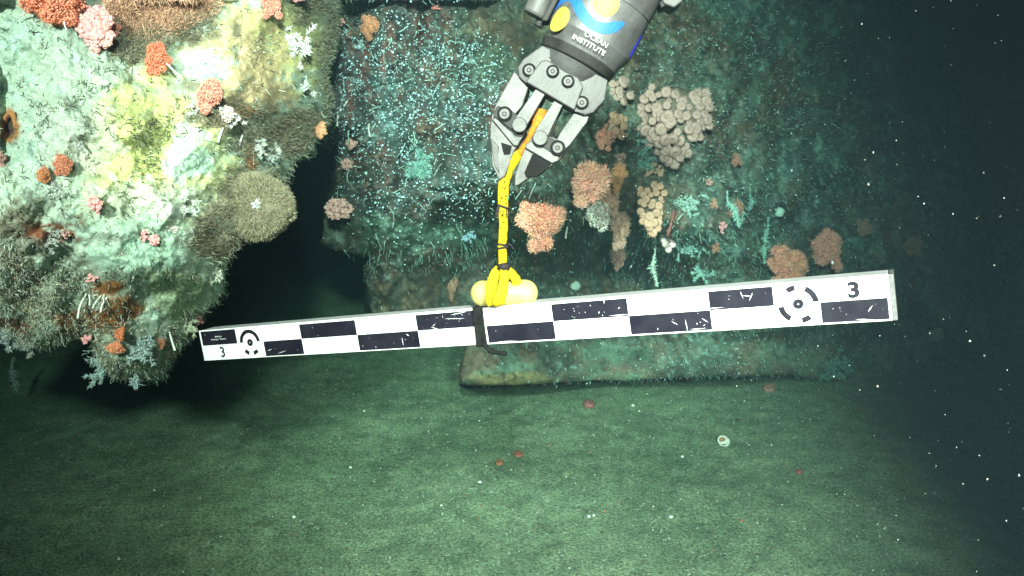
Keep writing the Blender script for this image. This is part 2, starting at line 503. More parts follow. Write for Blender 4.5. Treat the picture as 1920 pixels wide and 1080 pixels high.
# ---- hull wall behind
WP = [(380, -240), (1700, -240), (1760, -60), (1790, 90), (1830, 230), (1860, 300), (1900, 350), (1960, 380), (2150, 400), (2150, 760), (1900, 752), (1760, 745), (1640, 735),
      (1560, 718), (1480, 702), (1300, 709), (1100, 716), (960, 721), (862, 722), (862, 700), (872, 655), (880, 600), (840, 588), (760, 600), (700, 590), (688, 540), (694, 480),
      (640, 466), (604, 452), (606, 380), (622, 330), (640, 280), (560, 250), (380, 250)]
WC = [(450, -150, 3.7), (600, 0, 3.15), (640, 120, 3.1), (600, 220, 3.2), (800, 100, 3.35), (950, 100, 3.4), (1100, 100, 3.5), (1300, 100, 3.8), (1500, 100, 4.6), (1700, 100, 6), (600, 350, 3.75),
      (800, 350, 3.3), (950, 400, 3.3), (1200, 350, 3.4), (1400, 350, 3.65), (1600, 400, 4.5), (1800, 450, 5.0), (1950, 500, 5.2), (640, 440, 3.8), (760, 430, 3.45), (700, 560, 3.95),
      (850, 550, 4.25), (980, 490, 4.4), (1180, 500, 4.45), (1420, 520, 4.2), (1000, 425, 3.45), (1100, 425, 3.45), (1250, 440, 3.55), (1080, 540, 4.6), (1250, 550, 4.5), (880, 640, 4.05), (870, 690, 3.95), (1000, 705, 3.92), (1300, 690, 4.05), (1500, 690, 4.35),
      (1000, 612, 4.3), (1300, 605, 4.25), (1000, 650, 4.0), (1300, 640, 4.05), (1700, 700, 4.75), (1900, 700, 4.95), (1600, 560, 4.5)]
W = Relief(WP, WC, 2.6, 45, 0.6, [(170, 0.24, 3, 0), (60, 0.12, 3, 0), (20, 0.05, 3, 0), (8, 0.026, 2, 1)], 12, 70,
           lambda X, Y: 1 - 0.72 * sst(628, 655, Y) * sst(800, 850, X) * (1 - sst(1500, 1650, X)))

def color_wall(R):
    x, y = R.px, R.py
    n1, n2 = fbm(x / 80, y / 80, seed=201, octv=5), fbm(x / 30, y / 30, seed=202, octv=4)
    n3, n4 = fbm(x / 10, y / 10, seed=203, octv=3), fbm(x / 5, y / 5, seed=204, octv=2)
    ns = fbm(x / 16, y / 60, seed=205, octv=4)
    nm = 0.6 * n1 + 0.5 * n2 + 0.35 * n3
    B = lambda *a, **k: blobm(x, y, *a, nz=nm, **k)
    c = np.tile(np.array([0.085, 0.105, 0.08]), (len(x), 1))
    teal = sst(-0.25, 0.35, n1 + 0.5 * n2)
    right = sst(950, 1250, x + 80 * n1)
    c = mixc(c, (0.11, 0.20, 0.165), teal * (0.25 + 0.55 * right))
    c = mixc(c, (0.18, 0.30, 0.26), sst(0.1, 0.5, n2 + 0.4 * n3) * (0.15 + 0.55 * right))
    spz = B(775, 200, 190, 210, amt=0.5)
    c = mixc(c, (0.06, 0.048, 0.052), spz * 0.85)
    c = mixc(c, (0.15, 0.065, 0.05), sst(0.05, 0.4, ns) * (0.25 + 0.6 * spz) * (y < 480))
    c = mixc(c, (0.09, 0.20, 0.18), B(810, 270, 90, 110, amt=1.6) * 0.35)
    c = mixc(c, (0.12, 0.17, 0.11), B(985, 70, 120, 90, amt=1.0) * 0.7)
    c = mixc(c, (0.16, 0.12, 0.075), B(930, 40, 60, 50, amt=1.4) * 0.6)
    c = mixc(c, (0.12, 0.20, 0.145), B(780, 440, 170, 32, amt=0.8) * 0.85)
    c = mixc(c, (0.15, 0.15, 0.11), B(1230, 240, 160, 160, amt=1.0) * 0.5)
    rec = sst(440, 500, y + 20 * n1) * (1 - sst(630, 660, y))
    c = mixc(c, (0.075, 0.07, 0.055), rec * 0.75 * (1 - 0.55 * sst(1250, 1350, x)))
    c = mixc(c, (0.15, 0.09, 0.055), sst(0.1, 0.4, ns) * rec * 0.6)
    lip = sst(625, 655, y)
    c = mixc(c, (0.13, 0.135, 0.10), lip * 0.8)
    c = mixc(c, (0.17, 0.11, 0.08), sst(0.05, 0.4, fbm(x / 40, y / 50, seed=207)) * lip * 0.8)
    c = mixc(c, (0.13, 0.21, 0.15), sst(0.05, 0.4, fbm(x / 70, y / 30, seed=208)) * lip * 0.7)
    c = mixc(c, (0.30, 0.24, 0.12), B(960, 712, 75, 14, amt=0.7))
    c = mixc(c, (0.045, 0.05, 0.042), sst(0.0, 0.45, -fbm(x / 55, y / 45, seed=240, octv=4)) * 0.75)
    c = mixc(c, (0.16, 0.10, 0.065), sst(0.12, 0.45, fbm(x / 45, y / 60, seed=241, octv=4)) * 0.6)
    c = c * (1 + 0.3 * n3 + 0.22 * n4)[:, None]
    spk = sst(0.40, 0.55, fbm(x / 7, y / 7, seed=233, octv=2))
    c = mixc(c, (0.035, 0.04, 0.035), spk * 0.7)
    c = mixc(c, (0.30, 0.46, 0.42), sst(0.42, 0.56, fbm(x / 6.5, y / 6.5, seed=235, octv=2)) * sst(-0.1, 0.4, n1) * 0.55)
    return c, spz, right, rec, lip

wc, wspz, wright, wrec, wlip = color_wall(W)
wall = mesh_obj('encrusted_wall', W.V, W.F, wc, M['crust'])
tag(wall, 'dark encrusted hull wall behind the scale bar with an undercut lower edge', 'encrusted wall')

def surf(px, py):
    """nearest built surface in that direction: depth and facing"""
    best = None
    for r in (L, W):
        h = r.at(px, py)
        if h is not None and (best is None or h[0] < best[0]): best = h
    return best

# ------------------------------------------------------------------ turf on the overhang
def turf_left():
    x, y = L.px, L.py
    b = Bag()
    nz = fbm(x / 40, y / 40, seed=301, octv=4)
    up = np.array([0, -0.3, 0.0])
    # dark wriggling hydroid stems
    dens = 0.10 + 1.2 * sst(0.05, 0.5, nz) + 0.5 * llow
    p, n, k = L.scatter(3400, dens)
    d = unit(n * 0.5 + RNG.normal(size=n.shape) * 0.7 + np.array([0, 0, -0.25]))
    b.worms(p, d, RNG.uniform(0.008, 0.032, len(p)), 0.0013, vary((0.075, 0.075, 0.055), len(p), 0.4), 0.55)
    # pale stems
    p, n, k = L.scatter(1100, 0.04 + llow + sst(0.2, 0.45, -nz) * 0.2)
    b.worms(p, unit(n * 0.7 + RNG.normal(size=n.shape) * 0.6 + np.array([0, 0, -0.3])), RNG.uniform(0.008, 0.028, len(p)), 0.0012, vary((0.50, 0.54, 0.46), len(p), 0.3), 0.4)
    # fur of the dark patches
    f = np.zeros(len(x))
    for a in ((265, 75, 55, 38), (478, 385, 80, 70), (560, 250, 65, 45), (632, 110, 28, 150), (600, -20, 55, 55), (360, 50, 45, 32), (430, 215, 55, 22), (490, 260, 45, 36), (405, 440, 50, 50)):
        f = np.maximum(f, blobm(x, y, *a, nz=nz, amt=0.7))
    p, n, k = L.scatter(24000, f + 0.004)
    b.blades(p, unit(n + RNG.normal(size=n.shape) * 0.55), RNG.uniform(0.006, 0.018, len(p)), 0.0015, vary((0.21, 0.18, 0.12), len(p), 0.45), 0.6)
    # mixed low turf on the lower half and thin cover elsewhere
    p, n, k = L.scatter(15000, 0.02 + sst(0.25, 0.5, nz) * 0.35 + llow * (0.2 + 1.2 * sst(-0.1, 0.35, nz)))
    cc = vary((0.31, 0.28, 0.18), len(p), 0.5, 0.1)
    pale = RNG.random(len(p)) < 0.42
    cc[pale] = vary((0.52, 0.56, 0.48), pale.sum(), 0.2)
    b.blades(p, unit(n + RNG.normal(size=n.shape) * 0.7 + np.array([0, 0, -0.2])), RNG.uniform(0.005, 0.016, len(p)), 0.0016, cc, 0.7)
    # orange brown fur at the top, and a fringe along the edge
    f = blobm(x, y, 300, 18, 90, 46, nz=nz, amt=0.6)
    p, n, k = L.scatter(9000, f + 1e-4)
    b.blades(p, unit(n + RNG.normal(size=n.shape) * 0.6), RNG.uniform(0.008, 0.022, len(p)), 0.002, vary((0.60, 0.33, 0.22), len(p), 0.3), 0.6)
    f = np.exp(-(L.sdv / 9)**2) * (L.px > -50)
    p, n, k = L.scatter(5000, f)
    b.blades(p, unit(n * 0.4 + RNG.normal(size=n.shape) * 0.7 + np.array([0.2, 0, -0.35])), RNG.uniform(0.01, 0.03, len(p)), 0.0016, vary((0.30, 0.32, 0.24), len(p), 0.5, 0.1), 0.8)
    return tag(b.obj('hydroid_turf', M['turf'], overhang), kind='stuff')
turf_left()

def turf_wall():
    x, y = W.px, W.py
    b = Bag()
    nz = fbm(x / 50, y / 50, seed=401, octv=4)
    down = np.array([0, 0, -0.45])
    p, n, k = W.scatter(60000, 0.2 + wright * 0.9 + sst(0, 0.4, nz) * 0.7 - 0.15 * wrec - 0.18 * wspz)
    cc = vary((0.13, 0.21, 0.17), len(p), 0.6, 0.1)
    gg = np.clip(1 - wright[k] - 0.2 + 0.6 * nz[k], 0, 1)[:, None]
    cc = cc * (1 - gg) + vary((0.13, 0.13, 0.095), len(p), 0.5, 0.1) * gg
    m = RNG.random(len(p)) < 0.10 + 0.12 * wright[k]
    cc[m] = vary((0.34, 0.52, 0.47), m.sum(), 0.35)
    m = RNG.random(len(p)) < 0.12
    cc[m] = vary((0.22, 0.11, 0.07), m.sum(), 0.35)
    b.blades(p, unit(n + RNG.normal(size=n.shape) * 0.7 + down), RNG.uniform(0.008, 0.026, len(p)), 0.0028, cc, 0.7)
    # hanging threads below the ledge, along the lower lip and over the right half
    f = np.exp(-((y - (455 + 0.02 * x)) / 26)**2) * (x < 980) + 0.5 * np.exp(-((y - 722) / 10)**2) * (x > 1050) + 0.35 * wright * (y > 330) * (y < 520)
    p, n, k = W.scatter(650, f * (0.3 + sst(-0.2, 0.4, nz)) + 1e-5)
    b.worms(p, unit(n * 0.5 + RNG.normal(size=n.shape) * 0.3 + down), RNG.uniform(0.02, 0.075, len(p)), 0.0019, vary((0.18, 0.29, 0.25), len(p), 0.5), 0.25, grav=np.array([0, 0, -0.25]))
    # pale little stems of the speckled field
    p, n, k = W.scatter(260, wspz + 0.05 * (y < 480))
    b.worms(p, unit(n * 0.5 + RNG.normal(size=n.shape) * 0.5 + np.array([0, 0, -0.3])), RNG.uniform(0.03, 0.08, len(p)), 0.0022, vary((0.42, 0.60, 0.55), len(p), 0.3), 0.25)
    tag(b.obj('hydroid_turf', M['turf'], wall), kind='stuff')
    # the field of tiny white polyps
    b = Bag()
    core = np.exp(-((x - 815) / 120)**2 - ((y - 170) / 130)**2)
    tx, ty = x + 30 * fbm(x / 40, y / 40, seed=402), y + 30 * fbm(x / 40, y / 40, seed=403)
    f = (wspz * 0.55 + core * 0.8) * (0.45 + 0.8 * sst(-0.3, 0.35, fbm(tx / 40, ty / 40, seed=404))) + 0.05 * np.exp(-((x - 830) / 190)**2 - ((y - 420) / 120)**2)
    p, n, k = W.scatter(4600, f)
    c = vary((0.52, 0.74, 0.78), len(p), 0.3)
    b.blobs(p + n * 0.008, RNG.gamma(2.6, 0.00075, len(p)) + 0.0008, c, (OCT_V, OCT_F))
    p, n, k = W.scatter(700, 0.2 + wright + wlip * 0.3)
    b.blobs(p + n * 0.02, RNG.uniform(0.002, 0.0055, len(p)), vary((0.6, 0.75, 0.70), len(p), 0.3), (OCT_V, OCT_F))
    tag(b.obj('white_polyps', M['turf'], wall), kind='stuff')
turf_wall()

# ------------------------------------------------------------------ hard-surface helpers (frame: x right, y down, z away)
def bm_obj(name, bm, mat, parent=None, smooth_ang=None):
    bmesh.ops.recalc_face_normals(bm, faces=bm.faces)
    me = bpy.data.meshes.new(name)
    if smooth_ang is not None:
        for f in bm.faces: f.smooth = True
        for e in bm.edges:
            if len(e.link_faces) == 2 and e.calc_face_angle() > smooth_ang: e.smooth = False
    bm.to_mesh(me); bm.free()
    o = bpy.data.objects.new(name, me)
    COL.objects.link(o)
    me.materials.append(mat)
    if parent is not None: o.parent = parent
    return o

def prism(poly, z0, z1, bev=0.0, bm=None, seg=2):
    bm = bm or bmesh.new()
    a = [bm.verts.new((x, y, z0)) for x, y in poly]
    b = [bm.verts.new((x, y, z1)) for x, y in poly]
    fs = [bm.faces.new(a), bm.faces.new(b[::-1])]
    for i in range(len(poly)):
        j = (i + 1) % len(poly)
        fs.append(bm.faces.new((a[i], b[i], b[j], a[j])))
    if bev:
        es = list({e for f in fs for e in f.edges})
        bmesh.ops.bevel(bm, geom=es, offset=bev, segments=seg, affect='EDGES', profile=0.5, clamp_overlap=True)
    return bm

def lathe(prof, axis='y', c=(0, 0, 0), n=48, bm=None):
    """prof: (along, radius) from end to end, closed by caps"""
    bm = bm or bmesh.new()
    rings = []
    for t, r in prof:
        ring = []
        for i in range(n):
            a = 2 * math.pi * i / n
            u, w = r * math.cos(a), r * math.sin(a)
            ring.append(bm.verts.new((c[0] + u, c[1] + t, c[2] + w) if axis == 'y' else
                                     ((c[0] + u, c[1] + w, c[2] + t) if axis == 'z' else (c[0] + t, c[1] + u, c[2] + w))))
        rings.append(ring)
    for p, q in zip(rings, rings[1:]):
        for i in range(n):
            bm.faces.new((p[i], p[(i + 1) % n], q[(i + 1) % n], q[i]))
    bm.faces.new(rings[0]); bm.faces.new(rings[-1][::-1])
    return bm

def sweep(pts, w, t, n=10, bm=None, side=None, close=True):
    """elliptical section w x t carried along pts"""
    bm = bm or bmesh.new()
    pts = [Vector(p) for p in pts]
    rings = []
    sd = Vector(side) if side is not None else Vector((1, 0, 0))
    for i, p in enumerate(pts):
        d = (pts[min(i + 1, len(pts) - 1)] - pts[max(i - 1, 0)]).normalized()
        s = (sd - d * sd.dot(d)).normalized()
        q = d.cross(s)
        ww = w[i] if isinstance(w, (list, tuple)) else w
        tt = t[i] if isinstance(t, (list, tuple)) else t
        rings.append([bm.verts.new(p + s * (ww / 2 * math.cos(2 * math.pi * k / n)) + q * (tt / 2 * math.sin(2 * math.pi * k / n))) for k in range(n)])
    for p, q in zip(rings, rings[1:]):
        for i in range(n):
            bm.faces.new((p[i], p[(i + 1) % n], q[(i + 1) % n], q[i]))
    bm.faces.new(rings[0]); bm.faces.new(rings[-1][::-1])
    return bm

def spline(pts, n=24):
    """Catmull-Rom through pts"""
    p = np.array(pts, float); k = len(p)
    out = []
    for t in np.linspace(0, k - 1, n):
        i = min(int(t), k - 2); u = t - i
        p0, p1, p2, p3 = p[max(i - 1, 0)], p[i], p[i + 1], p[min(i + 2, k - 1)]
        out.append(0.5 * (2*p1 + (p2-p0)*u + (2*p0-5*p1+4*p2-p3)*u*u + (3*p1-p0-3*p2+p3)*u**3))
    return np.array(out)

def frame(origin, x, y, z, s=1.0):
    m = Matrix.Identity(4)
    for i in range(3):
        m[i][0], m[i][1], m[i][2], m[i][3] = x[i] * s, y[i] * s, z[i] * s, origin[i]
    return m

def cam2w(v):
    return v[0] * RT - v[1] * UP + v[2] * FW

def text_mesh(body, size, fit=None, bold=0.0):
    """flat lettering as triangles, x right, y down, centred"""
    cu = bpy.data.curves.new('lettering', 'FONT')
    cu.body = body; cu.size = size; cu.align_x = 'CENTER'; cu.resolution_u = 3; cu.offset = bold
    o = bpy.data.objects.new('lettering', cu)
    COL.objects.link(o)
    dg = bpy.context.evaluated_depsgraph_get()
    me = bpy.data.meshes.new_from_object(o.evaluated_get(dg))
    V = np.array([v.co[:] for v in me.vertices]); F = [tuple(p.vertices) for p in me.polygons]
    bpy.data.objects.remove(o); bpy.data.curves.remove(cu); bpy.data.meshes.remove(me)
    c = (V.max(0) + V.min(0)) / 2
    V = (V - c) * np.array([1, -1, 1])
    if fit:
        e = V.max(0) - V.min(0)
        V = V * np.array([fit[0] / e[0], fit[1] / e[1], 1])
    return V, F

def lettering(name, V, F, mat, parent):
    bm = bmesh.new()
    vs = [bm.verts.new(v) for v in V]
    for f in F:
        try: bm.faces.new([vs[i] for i in f])
        except ValueError: pass
    bmesh.ops.triangulate(bm, faces=bm.faces)
    me = bpy.data.meshes.new(name); bm.to_mesh(me); bm.free()
    o = bpy.data.objects.new(name, me); COL.objects.link(o)
    me.materials.append(mat); o.parent = parent
    return o

# ------------------------------------------------------------------ scale bar
M['bar_white'] = mat_noise('bar_white', (0.66, 0.66, 0.66), (0.58, 0.58, 0.60), 30, 0.4, spec=0.3, bump=0.03, lo=0.5, hi=0.85)
M['bar_edge_shaded'] = mat_noise('bar_edge_shaded', (0.24, 0.24, 0.25), (0.34, 0.34, 0.35), 120, 0.6, spec=0.3, bump=0.2, stretch=(0.2, 1, 1))  # grey carries the shade the edges show under frontal lamps
def mat_black():
    m = mat_noise('bar_black', (0.006, 0.005, 0.011), (0.012, 0.011, 0.018), 25, 0.6, spec=0.1, bump=0.1)
    n, l = m.node_tree.nodes, m.node_tree.links
    b = n['Principled BSDF']
    tc = n.new('ShaderNodeTexCoord')
    mp = n.new('ShaderNodeMapping'); mp.inputs['Scale'].default_value = (14, 130, 60); mp.inputs['Rotation'].default_value = (0, 0, 0.35)
    l.new(tc.outputs['Object'], mp.inputs[0])
    t = n.new('ShaderNodeTexNoise'); t.inputs['Scale'].default_value = 1.6; t.inputs['Detail'].default_value = 7; t.inputs['Roughness'].default_value = 0.75
    l.new(mp.outputs[0], t.inputs['Vector'])
    r = n.new('ShaderNodeValToRGB'); r.color_ramp.elements[0].position = 0.76; r.color_ramp.elements[1].position = 0.80
    r.color_ramp.elements[1].color = (0.5, 0.5, 0.5, 1)
    l.new(t.outputs[0], r.inputs[0])
    mx = n.new('ShaderNodeMix'); mx.data_type = 'RGBA'
    l.new(r.outputs[0], mx.inputs[0])
    src = b.inputs['Base Color'].links[0].from_socket
    l.new(src, mx.inputs[6]); mx.inputs[7].default_value = (0.5, 0.5, 0.55, 1)
    l.new(mx.outputs[2], b.inputs['Base Color'])
    return m
M['bar_black'] = mat_black()
M['bar_end_shaded'] = mat_noise('bar_end_shaded', (0.07, 0.07, 0.072), (0.11, 0.11, 0.112), 120, 0.6, spec=0.3, bump=0.2)  # tone lowered so the end strip reads as the shaded end face
M['print_black'] = mat_noise('print_black', (0.008, 0.007, 0.012), (0.015, 0.013, 0.02), 80, 0.6, spec=0.1, bump=0)
M['rubber'] = mat_noise('rubber', (0.004, 0.004, 0.004), (0.012, 0.012, 0.012), 90, 0.8, spec=0.12, bump=0.4)
M['scratch'] = mat_noise('scratch', (0.55, 0.55, 0.58), (0.75, 0.75, 0.78), 200, 0.6, bump=0)

BR = np.array([[0.8915, 0.1493, 0.4276], [-0.083, 0.9819, -0.17], [-0.4453, 0.1161, 0.8878]])
BT = np.array([-0.7602, 0.1038, 1.94])
BL, BH, BTH = 1.519, 0.075, 0.05
bx, by, bz = (cam2w(BR[:, i]) for i in range(3))
BO = CAM + cam2w(BT)
def bar_pt(x, y, z):
    return BO + bx * x + by * y + bz * z

def bar_x_at(px, y=0.0, z=0.0):
    lo, hi = 0.0, BL
    for _ in range(40):
        m = (lo + hi) / 2
        c = BT + BR @ np.array([m, y, z])
        if 960 + FPX * c[0] / c[2] < px: lo = m
        else: hi = m
    return lo

def build_bar():
    root = empty('scale_bar')
    root.matrix_world = frame(BO, bx, by, bz)
    tag(root, 'black and white checkered scale bar hanging tilted from the yellow lanyard', 'scale bar')
    def box(x0, x1, y0, y1, z0, z1, b=0.0): return prism([(x0, y0), (x1, y0), (x1, y1), (x0, y1)], z0, z1, b)
    joint = 0.786
    for x0, x1, dz in ((0, joint - 0.004, 0.0), (joint, BL, -0.002)):
        p = bm_obj('panel', box(x0, x1, 0, BH, dz, dz + 0.003, 0.0008), M['bar_white'], root)
        bm_obj('frame', box(x0 + 0.0006, x1 - 0.0006, 0.0008, BH - 0.0008, dz + 0.0031, BTH, 0.0012), M['bar_edge_shaded'], p)
    bm_obj('end_face_strip', box(BL + 0.0002, BL + 0.0075, 0.0005, BH, -0.0015, BTH, 0.001), M['bar_end_shaded'], root)  # added front-facing strip, in place of the bar's barely visible shaded end
    h = BH / 2
    bl = [(0.006, 0.1183, 0.0028, h), (0.2, 0.3143, h, 0.0725), (0.3143, 0.47, 0.0045, h), (0.47, 0.6268, h, 0.0725), (0.6268, 0.776, 0.0045, h),
          (0.7905, 0.9361, h, 0.0722), (0.9361, 1.0865, 0.0045, h), (1.0865, 1.2345, h, 0.0722), (1.2345, 1.342, 0.0045, h), (1.4147, BL - 0.0035, h, 0.0722)]
    for i, (x0, x1, y0, y1) in enumerate(bl):
        z = 0.0 if x1 < joint else -0.002
        bm_obj('black_square', box(x0 + 0.0002, x1 - 0.0002, y0, y1, z - 0.0008, z + 0.001, 0.0002), M['bar_black'], root)
    def arc(name, cx, r0, r1, a0, a1, z):
        n = max(3, int(abs(a1 - a0) / 7))
        A = [math.radians(a0 + (a1 - a0) * i / n) for i in range(n + 1)]
        poly = [(cx + r1 * math.cos(a), h + r1 * math.sin(a)) for a in A] + [(cx + r0 * math.cos(a), h + r0 * math.sin(a)) for a in A[::-1]]
        bm = bmesh.new()
        v0 = [bm.verts.new((x, y, z - 0.0008)) for x, y in poly]; v1 = [bm.verts.new((x, y, z + 0.001)) for x, y in poly]
        m = n + 1
        for i in range(n):
            bm.faces.new((v0[i], v0[i+1], v0[2*m-2-i], v0[2*m-1-i]))
        for i in range(2 * m):
            j = (i + 1) % (2 * m); bm.faces.new((v0[i], v0[j], v1[j], v1[i]))
        bm_obj(name, bm, M['print_black'], root)
    for cx, segs, z, q in ((0.1585, ((-178, -4), (108, 136), (48, 78)), 0.0, 0.031), (1.3805, ((-124, -96), (-62, -4), (121, 174), (54, 83)), -0.002, 0.0325)):
        for a0, a1 in segs: arc('target_arc', cx, q * 0.72, q, a0, a1, z)
        d = bm_obj('target_dot', lathe([(z - 0.0009, 0.0085), (z + 0.001, 0.0085)], 'z', (cx, h, 0), 24), M['print_black'], root)
        bm_obj('dot_center', lathe([(z - 0.0013, 0.0013), (z + 0.001, 0.0013)], 'z', (cx, h, 0), 10), M['bar_white'], d)
    for x, y, z, fit, bd in ((0.066, 0.0555, -0.0012, (0.0135, 0.026), 0.0004), (1.467, 0.0205, -0.0032, (0.0175, 0.0275), 0.0012)):
        V, F = text_mesh('3', 0.03, fit, bd)
        lettering('number', V + np.array([x, y, z]), F, M['print_black'], root)
    for s, y, fit in (('Allma', 0.0165, (0.022, 0.0036)), ('Kintya Tanm', 0.0235, (0.048, 0.0046))):
        V, F = text_mesh(s, 0.006, fit)
        lettering('tag_lettering', V + np.array([0.062, y + 0.001, -0.0013]), F, M['bar_white'], root)
    # scuffs worn through the black print
    rs = random.Random(5)
    bm = bmesh.new()
    def scuff(x, y, ln, an, w, z):
        dx, dy = math.cos(an) * ln / 2, math.sin(an) * ln / 2
        nx, ny = -math.sin(an) * w / 2, math.cos(an) * w / 2
        prism([(x - dx, y - dy), (x + nx, y + ny), (x + dx, y + dy), (x - nx, y - ny)], z - 0.0011, z, bm=bm)
    for i, (x0, x1, y0, y1) in enumerate(bl):
        z = 0.0 if x1 < joint else -0.002
        for k in range((2, 3, 2, 6, 14, 2, 14, 9, 4, 6)[i]):
            scuff(rs.uniform(x0 + 0.008, x1 - 0.008), rs.uniform(y0 + 0.004, y1 - 0.004), rs.choice((0.001, 0.0012, 0.0015, 0.002, 0.002, 0.003, 0.005, 0.014)), rs.gauss(-0.2, 0.9), rs.uniform(0.0005, 0.0013), z)
    for x, y, ln, an, w in ((0.72, 0.018, 0.05, 0.05, 0.0012), (0.73, 0.008, 0.04, -0.1, 0.0014), (0.25, 0.065, 0.03, -0.2, 0.001), (0.67, 0.035, 0.02, 0.3, 0.0012), (0.585, 0.058, 0.018, 1.5, 0.0012), (0.60, 0.045, 0.008, 0.6, 0.0018)):
        scuff(x, y, ln, an, w, 0.0)
    for x, y, ln, an, w in ((1.306, 0.019, 0.016, -1.1, 0.0013), (1.299, 0.017, 0.014, 0.15, 0.0012), (1.19, 0.062, 0.024, 1.5, 0.001), (1.21, 0.069, 0.03, 0, 0.0012), (1.07, 0.0345, 0.045, 0, 0.0013), (1.043, 0.008, 0.007, 1.6, 0.001), (1.48, 0.0705, 0.03, 0.1, 0.0015), (1.245, 0.034, 0.03, 0, 0.001), (0.83, 0.071, 0.05, 0, 0.0012)):
        scuff(x, y, ln, an, w, -0.002)
    s = bm_obj('scuffs', bm, M['scratch'], root)
    s['kind'] = 'stuff'
    # strap round the joint
    st = empty('hook_and_loop_strap')
    st.matrix_world = frame(BO, bx, by, bz)
    tag(st, 'black strap wrapped round the middle of the checkered scale bar', 'strap')
    a, b, e = 0.763, 0.786, 0.005
    bm = bmesh.new()
    prism([(a + 0.004, -0.0035), (b + 0.003, -0.0035), (b - 0.0005, BH + 0.003), (a - 0.001, BH + 0.003)], -0.0065, -0.0015, 0.001, bm)
    prism([(a + 0.005, -0.0038), (b + 0.012, -0.0038), (b + 0.012, -0.0008), (a + 0.005, -0.0008)], -0.006, BTH + 0.004, 0.001, bm)
    prism([(a, BH + 0.0008), (b, BH + 0.0008), (b, BH + 0.0038), (a, BH + 0.0038)], -0.006, BTH + 0.004, 0.001, bm)
    prism([(a + 0.004, -0.003), (b + 0.003, -0.003), (b, BH + 0.003), (a, BH + 0.003)], BTH + 0.0005, BTH + 0.004, 0.001, bm)
    bm_obj('band', bm, M['rubber'], st)
    pts = spline([(0.778, BH + 0.002, 0.0), (0.789, BH + 0.010, -0.004), (0.800, BH + 0.015, -0.006), (0.812, BH + 0.0185, -0.004), (0.825, BH + 0.0215, 0.0)], 14)
    bm_obj('tail', sweep(pts, [0.016] * 5 + [0.012] * 9, [0.008] * 4 + [0.013] * 3 + [0.009] * 7, 8, side=(0, 0.3, 1)), M['rubber'], st, 0.8)
build_bar()

# ------------------------------------------------------------------ float and lanyard
M['float'] = mat_noise('float_yellow', (0.30, 0.27, 0.075), (0.36, 0.325, 0.11), 20, 0.5, spec=0.3, bump=0.1)
M['webbing'] = mat_noise('webbing', (0.24, 0.155, 0.002), (0.33, 0.225, 0.004), 160, 0.75, spec=0.15, bump=0.6, bscale=500)
M['webbing_orange_lit'] = mat_noise('webbing_orange_lit', (0.24, 0.075, 0.003), (0.36, 0.13, 0.004), 120, 0.7, spec=0.2, bump=0.6, bscale=400)  # yellow webbing with the orange light between the jaws painted into its colour
M['tape'] = mat_noise('tape', (0.006, 0.004, 0.005), (0.02, 0.014, 0.016), 150, 0.7, spec=0.15, bump=0.5)

xf = bar_x_at(939)
def build_float():
    r = 0.0265
    half = 0.067
    prof = [(-half, 0.002)] + [(-half + r * 0.95 * (1 - math.cos(a)), r * (math.sin(a) * 0.97 + 0.03)) for a in np.linspace(0.15, math.pi / 2, 9)]
    prof += [(-t, q) for t, q in prof[::-1]]
    bm = lathe(prof, 'x', (0, 0, 0), 36)
    o = bm_obj('marker_float', bm, M['float'], None, 0.9)
    fx = unit(RT * 0.97 + bx * 0.25); fz = unit(np.cross(fx, by)); fy = np.cross(fz, fx)
    o.matrix_world = frame(bar_pt(xf + 0.001, -0.0215, 0.020), fx, fy, fz)
    tag(o, 'pale yellow capsule shaped float lying on top of the scale bar', 'float')
build_float()

